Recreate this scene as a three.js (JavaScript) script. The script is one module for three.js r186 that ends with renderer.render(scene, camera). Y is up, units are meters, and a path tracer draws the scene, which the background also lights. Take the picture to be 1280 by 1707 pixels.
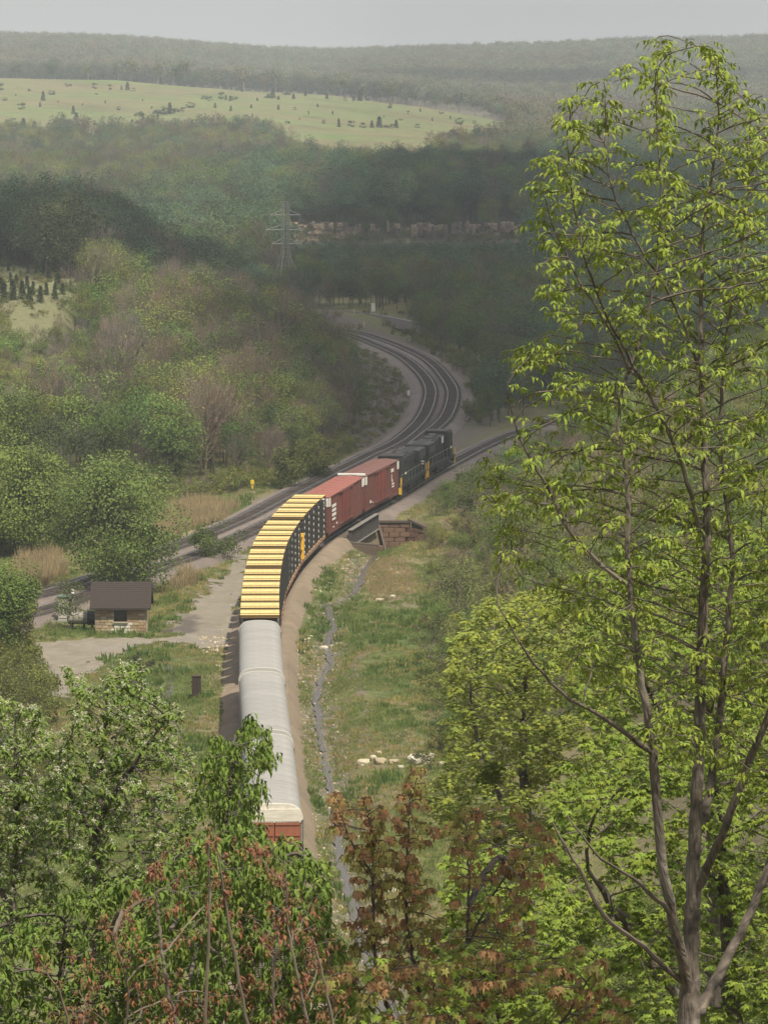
import * as THREE from 'three';
import { mergeGeometries } from 'three/addons/utils/BufferGeometryUtils.js';
import { ImprovedNoise } from 'three/addons/math/ImprovedNoise.js';
import { RoundedBoxGeometry } from 'three/addons/geometries/RoundedBoxGeometry.js';

// ---------------------------------------------------------------- camera, sky, sun, haze, exposure
const F = 7200, CX = 640, CY = 853.5, HZ = 150, CAMY = 46;      // long lens: focal length in photo pixels, horizon row, eye height
const pitch = Math.atan((CY - HZ) / F), sp = Math.sin(pitch), cp = Math.cos(pitch);
const scene = new THREE.Scene();
const camera = new THREE.PerspectiveCamera(2 * Math.atan(853.5 / F) * 180 / Math.PI, 767 / 1024, 1, 12000);
camera.position.set(0, CAMY, 0);
camera.rotation.x = -pitch;
{
  const W = 64, H = 32, d = new Float32Array(W * H * 4);
  for (let j = 0; j < H; j++) for (let i = 0; i < W; i++) {
    const up = ((j + 0.5) / H - 0.5) * 2, k = Math.max(0, up), o = (j * W + i) * 4;
    const f = 1 + 0.12 * k;
    d[o] = 0.48 * f; d[o + 1] = 0.476 * f * (1 + 0.01 * k); d[o + 2] = 0.482 * f * (1 + 0.06 * k); d[o + 3] = 1;
  }
  const t = new THREE.DataTexture(d, W, H, THREE.RGBAFormat, THREE.FloatType);
  t.mapping = THREE.EquirectangularReflectionMapping; t.magFilter = THREE.LinearFilter; t.needsUpdate = true;
  scene.background = t; scene.environment = t;
}
const SUN = new THREE.Vector3(0.25, 0.87, 0.43).normalize();
const sun = new THREE.DirectionalLight(new THREE.Color(1, 0.91, 0.73), 4.8);
sun.name = 'sun';
sun.position.copy(SUN).multiplyScalar(900).add(new THREE.Vector3(0, 0, -350));
sun.target.position.set(0, 0, -350);
sun.castShadow = true; sun.shadow.radius = 2.6; sun.shadow.mapSize.set(4096, 4096);
Object.assign(sun.shadow.camera, { left: -160, right: 160, top: 320, bottom: -320, near: 10, far: 2600 });
scene.add(sun, sun.target);
scene.fog = new THREE.FogExp2(new THREE.Color(0.84, 0.94, 1.0), 0.000145);
const renderer = new THREE.WebGLRenderer({ antialias: true });
renderer.toneMapping = THREE.LinearToneMapping;
renderer.toneMappingExposure = 1.2;
renderer.shadowMap.enabled = true;

// ---------------------------------------------------------------- helpers
const V = (x, y, z) => new THREE.Vector3(x, y, z);
function rng(a) { return () => { a = (a + 0x6d2b79f5) | 0; let t = Math.imul(a ^ (a >>> 15), 1 | a); t = (t + Math.imul(t ^ (t >>> 7), 61 | t)) ^ t; return ((t ^ (t >>> 14)) >>> 0) / 4294967296; }; }
const clamp = (x, a = 0, b = 1) => Math.min(b, Math.max(a, x));
const S = (x) => { x = clamp(x); return x * x * (3 - 2 * x); };
const lerp = (a, b, t) => a + (b - a) * t;
const PN = new ImprovedNoise();
const noise = (x, y, s = 0) => PN.noise(x, y, s + 0.37);
const fbm = (x, y, s = 0) => noise(x, y, s) * 0.55 + noise(x * 2.1, y * 2.1, s + 5) * 0.28 + noise(x * 4.3, y * 4.3, s + 9) * 0.17;
function table(xs, ys, x) { if (x <= xs[0]) return ys[0]; for (let i = 1; i < xs.length; i++) if (x <= xs[i]) return lerp(ys[i - 1], ys[i], (x - xs[i - 1]) / (xs[i] - xs[i - 1])); return ys[ys.length - 1]; }
function dirOf(px, py) { const a = (px - CX) / F, b = -(py - CY) / F; return V(a, b * cp - sp, -b * sp - cp); }
function gp(px, py, h = 0) { const d = dirOf(px, py); return d.multiplyScalar((h - CAMY) / d.y).add(V(0, CAMY, 0)); }   // the spot at height h that the photo shows there
function pd(px, py, D) { const d = dirOf(px, py); return d.multiplyScalar(-D / d.z).add(V(0, CAMY, 0)); }               // the spot at distance D
const used = {};
function numbered(n) { const k = used[n] = (used[n] ?? -1) + 1; return k ? n + '_' + String(k).padStart(3, '0') : n; }
function tag(o, label, category, group, kind) { if (label) o.userData.label = label; if (category) o.userData.category = category; if (group) o.userData.group = group; if (kind) o.userData.kind = kind; return o; }
function thing(name, label, category, pos = V(0, 0, 0), turn = 0, group) { const o = new THREE.Group(); o.name = numbered(name); o.position.copy(pos); o.rotation.y = turn; scene.add(o); return tag(o, label, category, group); }
function shadows(m) { m.castShadow = m.receiveShadow = true; return m; }
function mesh(name, geo, mat, parent) { const m = shadows(new THREE.Mesh(geo, mat)); m.name = parent ? name : numbered(name); (parent ?? scene).add(m); return m; }
function merge(list) { const l = list.map((g) => { const h = g.index ? g.toNonIndexed() : g; for (const k of Object.keys(h.attributes)) if (!['position', 'normal', 'uv', 'color'].includes(k)) h.deleteAttribute(k); return h; }); const keep = ['normal', 'uv', 'color'].filter((k) => l.every((g) => g.attributes[k])); for (const g of l) for (const k of ['normal', 'uv', 'color']) if (!keep.includes(k)) g.deleteAttribute(k); return mergeGeometries(l); }
const box = (w, h, d, x = 0, y = 0, z = 0) => new THREE.BoxGeometry(w, h, d).translate(x, y, z);
const rbox = (w, h, d, x = 0, y = 0, z = 0, r = 0.04) => new RoundedBoxGeometry(w, h, d, 2, Math.min(r, w / 2.1, h / 2.1, d / 2.1)).translate(x, y, z);
const cyl = (r0, r1, h, x = 0, y = 0, z = 0, n = 12) => new THREE.CylinderGeometry(r0, r1, h, n).translate(x, y, z);
function bar(a, b, r, n = 5) { const d = b.clone().sub(a), L = d.length(); const g = new THREE.CylinderGeometry(r, r, L, n); g.applyQuaternion(new THREE.Quaternion().setFromUnitVectors(V(0, 1, 0), d.normalize())); return g.translate((a.x + b.x) / 2, (a.y + b.y) / 2, (a.z + b.z) / 2); }
const rgb = (r, g, b) => new THREE.Color().setRGB(r, g, b);
const hex = (h) => new THREE.Color(h);

// ---------------------------------------------------------------- textures and materials
function noiseTexture(size, fn, srgb = false) {
  const d = new Uint8Array(size * size * 4);
  for (let j = 0; j < size; j++) for (let i = 0; i < size; i++) { const c = fn(i / size, j / size); const o = (j * size + i) * 4; d[o] = d[o + 1] = d[o + 2] = clamp(c) * 255; if (c.length) for (let k = 0; k < 3; k++) d[o + k] = clamp(c[k]) * 255; d[o + 3] = 255; }
  const t = new THREE.DataTexture(d, size, size); t.wrapS = t.wrapT = THREE.RepeatWrapping; t.magFilter = THREE.LinearFilter; t.minFilter = THREE.LinearMipmapLinearFilter; if (srgb) t.colorSpace = THREE.SRGBColorSpace; t.needsUpdate = true; return t;
}
const tile = (u, v, f, s) => { // periodic noise
  const a = u * Math.PI * 2, b = v * Math.PI * 2, R = f / (Math.PI * 2);
  return PN.noise(Math.cos(a) * R + 7 + s, Math.sin(a) * R + Math.cos(b) * R * 1.7, Math.sin(b) * R + s * 1.3);
};
const trnd = rng(5);
const groundTex = noiseTexture(512, (u, v) => 0.72 + 0.2 * tile(u, v, 9, 0) + 0.22 * tile(u, v, 31, 3) + 0.2 * tile(u, v, 80, 8) + (trnd() - 0.5) * 0.5);
const gravelTex = noiseTexture(512, (u, v) => 0.72 + 0.12 * tile(u, v, 8, 2) + 0.16 * tile(u, v, 90, 4) + (trnd() - 0.5) * 0.45);
const barkTex = noiseTexture(256, (u, v) => 0.6 + 0.3 * tile(u, v, 12, 1) + 0.3 * tile(u, v * 0.3, 40, 4) + (trnd() - 0.5) * 0.2);
const metalTex = noiseTexture(256, (u, v) => 0.85 + 0.16 * tile(u, v, 6, 1) + 0.12 * tile(u, v, 30, 6) + (trnd() - 0.5) * 0.08);
const mat = (c, roughness = 0.9, extra = {}) => new THREE.MeshStandardMaterial({ color: c, roughness, ...extra });
const M = {
  ground: mat(rgb(1.25, 1.25, 1.25), 1, { vertexColors: true, map: groundTex, bumpMap: groundTex, bumpScale: 0.12 }),
  gravel: mat(rgb(1.3, 1.3, 1.3), 1, { vertexColors: true, map: gravelTex, bumpMap: gravelTex, bumpScale: 0.05 }),
  leaf: new THREE.MeshPhysicalMaterial({ color: 0xffffff, vertexColors: true, roughness: 0.85, transmission: 0.28, thickness: 0, specularIntensity: 0.5, side: THREE.DoubleSide }),
  bark: mat(rgb(1, 1, 1), 0.95, { vertexColors: true }),
  trunk: mat(rgb(1.5, 1.5, 1.5), 0.95, { vertexColors: true, map: barkTex, bumpMap: barkTex, bumpScale: 0.02 }),
  far: mat(rgb(1, 1, 1), 1, { vertexColors: true, side: THREE.DoubleSide }),
  water: new THREE.MeshPhysicalMaterial({ color: rgb(0.085, 0.075, 0.065), roughness: 0.16, specularIntensity: 1, bumpMap: gravelTex, bumpScale: 0.02 }),
};

// ---------------------------------------------------------------- rail lines, as curves seen from above: x as a function of the distance D = -z
function line(points) { // points [x, D] -> smooth x(D)
  const c = new THREE.CatmullRomCurve3(points.map(([x, D]) => V(x, 0, -D)), false, 'centripetal'), p = c.getPoints(400);
  const xs = p.map((q) => -q.z), ys = p.map((q) => q.x);
  // smoothed
  for (let n = 0; n < 25; n++) for (let i = 1; i < ys.length - 1; i++) ys[i] = (ys[i - 1] + ys[i] * 2 + ys[i + 1]) / 4;
  const f = (D) => table(xs, ys, D); f.d0 = xs[0]; f.d1 = xs[xs.length - 1]; return f;
}
const RAIL = 0.6;
const pix = (list, h = RAIL) => list.map(([px, py]) => { const p = gp(px, py, h); return [p.x, -p.z]; });
const xT = line([[-1, 90], [-2.8, 150], [-4.7, 200], [-6.1, 238], [-7.2, 266], [-8.4, 295], [-9.4, 325], [-10.1, 355], [-10.1, 385], [-8.8, 412], [-6.7, 435], [-3.4, 457], [0.3, 478], [4.0, 502], [7.3, 522], [12.2, 549], [15.5, 566], [20, 585], [34, 640], [60, 720]]);
const xA = line([[-62, 290], [-46, 336], ...pix([[32, 998], [108, 978], [282, 913], [345, 888], [406, 861], [500, 812], [619, 755], [664, 732], [700, 700], [717, 663], [715, 639], [696, 614], [664, 590], [623, 572], [570, 553]]), [-28, 870], [-60, 940]]);
const xB = line([[-62, 281], [-46, 328], ...pix([[43, 1025], [99, 1005], [284, 938], [330, 921], [420, 882], [550, 820], [650, 766], [709, 724], [741, 696], [755, 655], [745, 631], [713, 598], [664, 574], [615, 557], [587, 550]]), [-22, 868], [-54, 945]]);
const CREEK = [[548, 1020], [556, 1050], [545, 1085], [549, 1112], [531, 1150], [527, 1185], [535, 1230], [545, 1290], [555, 1350], [560, 1400], [572, 1460], [592, 1540], [616, 1620], [640, 1700]].map(([a, b]) => { const p = gp(a, b, -1.9); return [p.x, -p.z]; }).reverse();
const xCreek = line([[2.2, 190], ...CREEK, [-3.2, 400], [-1.8, 430], [0.5, 449], [2, 462]]);

// ---------------------------------------------------------------- the lie of the land
const HP = [-400, 0, 200, 400, 560, 700, 840, 1000, 1280, 1700];
const HD = [
  [950, 498.6],
  [1290, 405],
  [1300, [396, 396, 396, 396, 404, 404, 404, 402, 400, 400]],
  [1325, [391, 391, 391, 390, 379, 377, 379, 392, 393, 393]],
  [1800, [290, 290, 288, 290, 296, 298, 298, 296, 296, 296]],
  [2000, [228, 232, 238, 234, 245, 254, 257, 262, 265, 265]],
  [2400, [172, 174, 182, 186, 202, 214, 224, 236, 238, 238]],
  [2800, [124, 127, 131, 147, 160, 177, 205, 214, 213, 213]],
  [3100, [150, 150, 152, 160, 170, 182, 198, 203, 200, 200]],
  [3700, [128, 130, 135, 150, 156, 162, 172, 176, 170, 168]],
  [4400, [84, 88, 92, 110, 127, 130, 130, 125, 118, 110]],
  [5300, [72, 76, 82, 96, 102, 98, 92, 86, 79, 70]],
  [6900, 140],
].map(([D, y]) => [D, Array.isArray(y) ? y : HP.map(() => y)]);
function farHeight(x, D) {
  const px = CX + x / D * F;
  const at = (r) => CAMY - (table(HP, r[1], px) - HZ) / F * r[0];
  if (D <= HD[0][0]) return at(HD[0]);
  for (let i = 1; i < HD.length; i++) if (D <= HD[i][0]) return lerp(at(HD[i - 1]), at(HD[i]), (D - HD[i - 1][0]) / (HD[i][0] - HD[i - 1][0]));
  return at(HD[HD.length - 1]);
}
const hillEdge = (D) => table([440, 490, 502, 557, 604, 666, 758, 858, 930, 1000], [-40, -24, -15, -6, -3.4, -4.6, -10, -16.5, -25, -32], D);
const rightEdge = (D) => Math.max(table([100, 250, 330, 420], [2, 3.5, 4.5, 6], D), D < 660 ? xT(D) + 8 : 46);
function height(x, D) {
  let h = 0;
  if (D < 1000) {
    const u = 41 - 0.36 * D; h += u > 0 ? u * S(u / 8 + 0.2) : 0;                                        // the lookout's own hillside
    h += 14 * lerp(0.42, 1, S((-x - 40) / 14)) * S((hillEdge(D) - x) / 45) * S((D - 500) / 190) * (1 - S((D - 880) / 140));
    h += (11 * S((x - rightEdge(D)) / 34)) * S((D - 120) / 80) * (1 - S((D - 640) / 120));
    const c = Math.abs(x - xCreek(D));
    if (D < 470 && D > 130) { const k = S((D - 130) / 60) * (1 - S((D - 462) / 6)); h -= 1.5 * Math.exp(-((c / 2.3) ** 2)) * k; }
    const ux = x - xT(D); // the underpass
    h -= 2.2 * S((ux - 2.0) / 0.8) * (1 - S((ux - 10) / 4)) * S((D - 440) / 3) * (1 - S((D - 459.4) / 1.2));
    const dT = Math.abs(ux), dA = Math.abs(x - (xA(D) + xB(D)) / 2);
    const flat = Math.max(1 - S((dT - 3) / 5), D > 360 ? 1 - S((dA - 4.5) / 6) : 0);
    h += (fbm(x * 0.12, D * 0.06, 2) * 0.9 + fbm(x * 0.5, D * 0.4, 4) * 0.22) * (1 - flat) * (1 - 0.7 * (1 - S((c - 0.8) / 2)));
    // low bank carrying the upper line behind the curve
    h += 2.2 * S((D - 822) / 22) * S((x + 26) / 10) * (1 - S((D - 900) / 40));
  }
  if (D > 880) {
    const k = S((D - 880) / 110);
    h = lerp(h, farHeight(x, D) + fbm(x * 0.006, D * 0.006, 3) * 5 * S((D - 1000) / 900) * (D > 1280 && D < 1330 ? 0.2 : 1) , k);
  }
  return h;
}
function onGround(px, py) { // walk along the line of sight until it meets the ground
  const above = (D) => { const p = pd(px, py, D); return p.y - height(p.x, D); };
  let a = 140, b = a; while (b < 1500 && above(b) > 0) { a = b; b += 2.5; }
  for (let i = 0; i < 14; i++) { const m = (a + b) / 2; if (above(m) > 0) a = m; else b = m; }
  const p = pd(px, py, b); return V(p.x, height(p.x, b), -b);
}
const inside = (poly, x, y) => { let c = false; for (let i = 0, j = poly.length - 1; i < poly.length; j = i++) { const [xi, yi] = poly[i], [xj, yj] = poly[j]; if (yi > y !== yj > y && x < (xj - xi) * (y - yi) / (yj - yi) + xi) c = !c; } return c; };
const area = (list) => list.map(([a, b]) => { const p = onGround(a, b); return [p.x, -p.z]; });   // outline seen in the photo -> outline on the ground
const nearPoly = (poly, x, y) => { let m = 1e9; for (let i = 0, j = poly.length - 1; i < poly.length; j = i++) { const [ax, ay] = poly[j], [bx, by] = poly[i], dx = bx - ax, dy = by - ay, t = clamp(((x - ax) * dx + (y - ay) * dy) / (dx * dx + dy * dy)); m = Math.min(m, Math.hypot(x - ax - dx * t, y - ay - dy * t)); } return m; };
const cover = (poly, x, D, soft = 1.2, s = 0) => { const d = nearPoly(poly, x, D) * (inside(poly, x, D) ? 1 : -1) + fbm(x * 0.7, D * 0.35, s) * 2.2; return S(d / soft + 0.5); };

// ---------------------------------------------------------------- the ground: colours of what grows or lies there
const ROAD = area([[58, 1074], [150, 1067], [250, 1065], [318, 1062], [285, 1046], [318, 1012], [352, 975], [380, 945], [404, 925], [417, 925], [408, 960], [401, 1000], [396, 1060], [372, 1085], [330, 1078], [255, 1072], [205, 1086], [165, 1102], [143, 1130], [118, 1165], [66, 1165], [60, 1120]]);
const REED = [[[20, 985], [30, 940], [60, 918], [95, 925], [105, 960], [60, 985]], [[262, 905], [270, 858], [330, 838], [385, 846], [380, 870], [320, 893]], [[600, 960], [610, 935], [660, 930], [690, 960], [680, 1000], [620, 1000]], [[285, 990], [290, 945], [325, 935], [320, 975]]].map(area);
const GREEN = [[[150, 1100], [200, 1082], [330, 1078], [350, 1110], [330, 1180], [180, 1200]], [[75, 1062], [90, 1045], [180, 1052], [250, 1058], [265, 1030], [300, 1010], [310, 1025], [275, 1050], [255, 1064]], [[590, 1060], [640, 1000], [760, 990], [760, 1150], [620, 1170]], [[505, 1000], [540, 930], [560, 950], [540, 1050], [525, 1100], [500, 1100]], [[575, 1240], [610, 1200], [740, 1210], [740, 1260], [600, 1270]]].map(area);
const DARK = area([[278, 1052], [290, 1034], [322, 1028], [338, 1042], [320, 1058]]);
const BARE = [[[600, 1262], [640, 1235], [680, 1215], [720, 1235], [690, 1262]], [[640, 1000], [690, 985], [700, 1010], [655, 1020]]].map(area);
const TRAIL = line([[-1, 250], ...[[608, 1185], [598, 1140], [592, 1105], [620, 1070], [624, 1035], [612, 1010]].map(([a, b]) => { const p = onGround(a, b); return [p.x, -p.z]; })]);
const MEADOW = (x, D) => { const px = CX + x / D * F; const lo = table(HP, [1960, 1940, 1980, 2030, 1850, 1830, 2240, 2900, 2900, 2900], px) + fbm(x * 0.01, D * 0.01, 7) * 120; return S((D - lo) / 40) * S((2860 - D) / 30) * (1 - S((px - 842) / 14)); };
const CLEARW = area([[-90, 590], [-90, 446], [10, 443], [60, 452], [130, 460], [175, 470], [150, 530], [70, 590]]);
const col = [0, 0, 0];
function mixc(c, k) { col[0] += (c[0] - col[0]) * k; col[1] += (c[1] - col[1]) * k; col[2] += (c[2] - col[2]) * k; }
function paint(x, D) {
  const n1 = fbm(x * 0.16, D * 0.08, 11), n2 = fbm(x * 0.8, D * 0.4, 13), n3 = fbm(x * 0.035, D * 0.02, 17), n4 = noise(x * 2.6, D * 1.4, 19);
  if (D < 1000) {
    col[0] = 0.185; col[1] = 0.18; col[2] = 0.06;
    mixc([0.21, 0.18, 0.1], S(0.42 + n1 * 1.5 + n2 * 0.9));
    mixc([0.15, 0.178, 0.048], S(0.1 + n3 * 2 - n1 * 1.2 + n4 * 0.5));
    if (D < 620) {
      for (const g of GREEN) mixc([0.095, 0.15, 0.034], 0.75 * cover(g, x, D, 2, 3));
      const uT = x - xT(D), uA = x - (xA(D) + xB(D)) / 2;
      mixc([0.235, 0.19, 0.14], (0.75 + n4 * 0.5) * (1 - S((Math.abs(uT - 0.4) - 2.0 - n1 * 1.2 - n2 * 2.0) / 1.2)) * 0.95);
      mixc([0.22, 0.185, 0.13], (1 - S((Math.abs(uA) - 4.3 - n1 * 3 - n2 * 2) / 2)) * 0.85);
      const c = Math.abs(x - xCreek(D));
      if (D < 440) { mixc([0.2, 0.18, 0.15], (1 - S((c - 0.75 - n1 * 0.8 - n2 * 1.2) / 0.8)) * 0.8); }
      for (const g of REED) mixc([0.33, 0.26, 0.16], cover(g, x, D, 2, 5));
      for (const g of BARE) mixc([0.26, 0.21, 0.15], 0.8 * cover(g, x, D, 1.5, 6));
      mixc([0.24, 0.21, 0.17], cover(ROAD, x, D, 1.6, 7));
      if (D > 255 && D < 420) mixc([0.21, 0.175, 0.135], (1 - S((Math.abs(x - TRAIL(D)) - 0.12 - n2 * 0.5) / 0.35)) * S((D - 300) / 6) * (1 - S((D - 372) / 6)));
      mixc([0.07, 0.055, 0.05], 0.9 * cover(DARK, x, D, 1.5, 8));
    }
    const w = S((D - 500) / 60);
    mixc([0.105, 0.09, 0.055], w * S((hillEdge(D) + 2 - x) / 6));
    mixc([0.12, 0.095, 0.06], S((x - rightEdge(D) - 6) / 10) * 0.8);
    const dC = Math.max(Math.abs(x - (xA(D) + xB(D)) / 2 + 1.5) - 7.5 - n2 * 2, 0);
    if (D > 500 && D < 900) mixc([0.165, 0.135, 0.115], (1 - S(dC / 5)) * w);
    if (D > 455 && D < 900) mixc([0.15, 0.15, 0.062], 0.65 * S(n1 * 2.6 + n2 * 1.5 - 0.15) * S((D - 455) / 20));
    if (D > 500) mixc([0.2, 0.205, 0.1], cover(CLEARW, x, D, 3, 4));
  } if (D >= 1000) {
    col[0] = 0.085; col[1] = 0.08; col[2] = 0.05;
    mixc([0.3, 0.24, 0.18], S((D - 1298) / 4) * (1 - S((D - 1328) / 4)) * S(0.5 + fbm(x * 0.03, D * 0.05, 21) * 4));
    const m = MEADOW(x, D);
    if (m > 0) { const a = fbm(x * 0.03, D * 0.02, 23), b = fbm(x * 0.012, D * 0.03, 29); mixc([0.16 + a * 0.12, 0.168 + b * 0.1 + a * 0.06, 0.065 + a * 0.06], m); mixc([0.13, 0.155, 0.05], m * S(a * 3 + b * 2 - 0.2)); }
    mixc([0.13, 0.11, 0.08], (1 - m) * S((D - 2300) / 400) * 0.8);
    if (D > 1860 && D < 2020) mixc([0.3, 0.2, 0.15], S(fbm(x * 0.02, D * 0.02, 31) * 4 - 0.2) * (1 - S(Math.abs(D - 1935) / 40)) * S((CX + x / D * F - 560) / 60));
  }
  return col;
}
{
  const ts = []; for (let i = 0; i <= 300; i++) ts.push(lerp(-0.094, 0.094, i / 300));
  for (let i = 1; i <= 40; i++) { const t = 0.094 * Math.pow(9, i / 40); ts.push(t); ts.unshift(-t); }
  const Ds = []; let D = -40;
  while (D < 7000) { Ds.push(D); D += D < 195 ? 4 : D < 470 ? 0.55 : D < 600 ? 1.0 : D < 1280 ? 3.2 : D < 1340 ? 2 : D < 2900 ? 10 : 32; }
  const build = (name, d0, d1, label) => {
    const rows = Ds.filter((q) => q >= d0 && q <= d1), next = Ds.find((q) => q > d1); if (next !== undefined) rows.push(next);
    const n = ts.length, p = new Float32Array(rows.length * n * 3), c = new Float32Array(rows.length * n * 3), uv = new Float32Array(rows.length * n * 2), idx = [];
    rows.forEach((q, j) => ts.forEach((t, i) => {
      const x = t * (q + 60) * 1.02, k = j * n + i;
      p[k * 3] = x; p[k * 3 + 1] = height(x, q); p[k * 3 + 2] = -q;
      const g = paint(x, q); c[k * 3] = g[0]; c[k * 3 + 1] = g[1]; c[k * 3 + 2] = g[2];
      const s = q > 1000 ? 60 : 7; uv[k * 2] = x / s; uv[k * 2 + 1] = q / s;
      if (i && j) idx.push(k, k - 1, k - n - 1, k, k - n - 1, k - n);
    }));
    const g = new THREE.BufferGeometry(); g.setAttribute('position', new THREE.BufferAttribute(p, 3)); g.setAttribute('color', new THREE.BufferAttribute(c, 3)); g.setAttribute('uv', new THREE.BufferAttribute(uv, 2)); g.setIndex(idx); g.computeVertexNormals();
    tag(mesh(name, g, M.ground), label, null, null, 'structure');
  };
  build('ground', -40, 1000, 'grass and bare soil of the valley floor round the railway');
  build('valley_floor', 1000.001, 1760, 'wooded ground rising behind the railway curve');
  build('meadow_hill', 1760.001, 2860, 'long sunlit pale green meadow hill');
  build('hills', 2860.001, 7000, 'far hazy wooded ridges below the sky');
}

// ---------------------------------------------------------------- gravel road, creek, ballast and rails
function sheet(name, poly, lift, step, color, material, label) { // a sheet lying on the ground inside an outline
  let x0 = 1e9, x1 = -1e9, d0 = 1e9, d1 = -1e9; for (const [x, d] of poly) { x0 = Math.min(x0, x); x1 = Math.max(x1, x); d0 = Math.min(d0, d); d1 = Math.max(d1, d); }
  const p = [], c = [], uv = [], idx = [], id = {};
  const at = (i, j) => { const k = i + ',' + j; if (id[k] === undefined) { const jx = noise(i * 1.7, j * 1.3, 40) * 0.4, jd = noise(i * 1.3, j * 1.9, 44) * 0.4, x = x0 + (i + jx) * step, d = d0 + (j + jd) * step * 2; id[k] = p.length / 3; p.push(x, height(x, d) + lift, -d); const q = color(x, d); c.push(...q); uv.push(x / 5, d / 5); } return id[k]; };
  for (let j = 0; j * step * 2 < d1 - d0; j++) for (let i = 0; i * step < x1 - x0; i++) {
    const x = x0 + (i + 0.5) * step, d = d0 + (j + 0.5) * step * 2;
    if (cover(poly, x, d, 1.2, 7) < 0.5) continue;
    const a = at(i, j), b = at(i + 1, j), e = at(i + 1, j + 1), f = at(i, j + 1); idx.push(a, b, e, a, e, f);
  }
  const g = new THREE.BufferGeometry(); g.setAttribute('position', new THREE.Float32BufferAttribute(p, 3)); g.setAttribute('color', new THREE.Float32BufferAttribute(c, 3)); g.setAttribute('uv', new THREE.Float32BufferAttribute(uv, 2)); g.setIndex(idx); g.computeVertexNormals();
  return tag(mesh(name, g, material), label, null, null, 'structure');
}
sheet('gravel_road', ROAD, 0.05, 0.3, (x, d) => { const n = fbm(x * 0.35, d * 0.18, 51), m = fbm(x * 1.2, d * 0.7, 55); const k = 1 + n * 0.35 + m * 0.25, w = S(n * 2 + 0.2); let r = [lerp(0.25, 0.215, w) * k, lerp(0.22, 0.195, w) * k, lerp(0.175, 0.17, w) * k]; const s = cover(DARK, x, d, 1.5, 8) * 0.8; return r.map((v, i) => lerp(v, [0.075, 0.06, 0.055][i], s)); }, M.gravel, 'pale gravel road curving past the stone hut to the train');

function strip(name, f, d0, d1, profile, step, color, material, parent, uvs = 3) { // a cross-section [offset, height] carried along a line
  const p = [], c = [], uv = [], idx = [], n = profile.length; let rows = 0, run = 0;
  for (let D = d0; D <= d1 + 1e-6; D += step) {
    const e = 0.5, tx = f(D + e) - f(D - e), L = Math.hypot(tx, 1), rx = 1 / L, rz = tx / L;   // right-hand side vector on the ground
    const x = f(D); run += step * L;
    profile.forEach(([o, h, abs], i) => {
      const X = x + rx * o, Z = -(D) + rz * o;
      const y = typeof h === 'function' ? h(X, -Z) : h;
      p.push(X, y, Z); const q = color ? color(X, -Z, o) : [1, 1, 1]; c.push(...q); uv.push(o / uvs, run / uvs);
      if (i && rows) { const k = rows * n + i; idx.push(k - n - 1, k - n, k, k - n - 1, k, k - 1); }
    });
    rows++;
  }
  const g = new THREE.BufferGeometry(); g.setAttribute('position', new THREE.Float32BufferAttribute(p, 3)); g.setAttribute('color', new THREE.Float32BufferAttribute(c, 3)); g.setAttribute('uv', new THREE.Float32BufferAttribute(uv, 2)); g.setIndex(idx); g.computeVertexNormals();
  return mesh(name, g, material, parent);
}
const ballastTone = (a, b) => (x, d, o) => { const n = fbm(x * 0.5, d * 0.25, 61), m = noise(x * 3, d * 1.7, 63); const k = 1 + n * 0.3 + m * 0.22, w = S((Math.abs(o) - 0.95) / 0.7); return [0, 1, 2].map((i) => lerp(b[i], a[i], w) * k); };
const sink = (dy) => (x, d) => height(x, d) - dy;
const bank = [[-3.2, sink(0.12)], [-2.3, 0.28], [-1.75, 0.42], [-1.3, 0.42], [-0.75, 0.43], [0, 0.42], [0.75, 0.43], [1.3, 0.42], [1.75, 0.42], [2.3, 0.28], [3.2, sink(0.12)]];
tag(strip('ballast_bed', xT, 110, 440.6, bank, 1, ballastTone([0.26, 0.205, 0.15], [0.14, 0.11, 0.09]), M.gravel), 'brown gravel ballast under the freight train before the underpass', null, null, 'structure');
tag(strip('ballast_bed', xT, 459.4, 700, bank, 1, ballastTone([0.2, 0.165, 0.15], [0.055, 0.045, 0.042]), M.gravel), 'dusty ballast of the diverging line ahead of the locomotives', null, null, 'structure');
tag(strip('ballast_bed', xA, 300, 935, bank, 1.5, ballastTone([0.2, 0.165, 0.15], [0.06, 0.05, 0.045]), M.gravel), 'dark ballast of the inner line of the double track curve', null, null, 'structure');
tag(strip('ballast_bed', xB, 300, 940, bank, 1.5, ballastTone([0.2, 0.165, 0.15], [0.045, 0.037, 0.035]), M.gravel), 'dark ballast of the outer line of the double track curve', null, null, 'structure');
const railM = mat(rgb(0.36, 0.35, 0.35), 0.38, { metalness: 0.85 }), webM = mat(rgb(0.12, 0.075, 0.055), 0.9), tieM = mat(rgb(0.1, 0.08, 0.07), 0.95, { map: barkTex });
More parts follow.
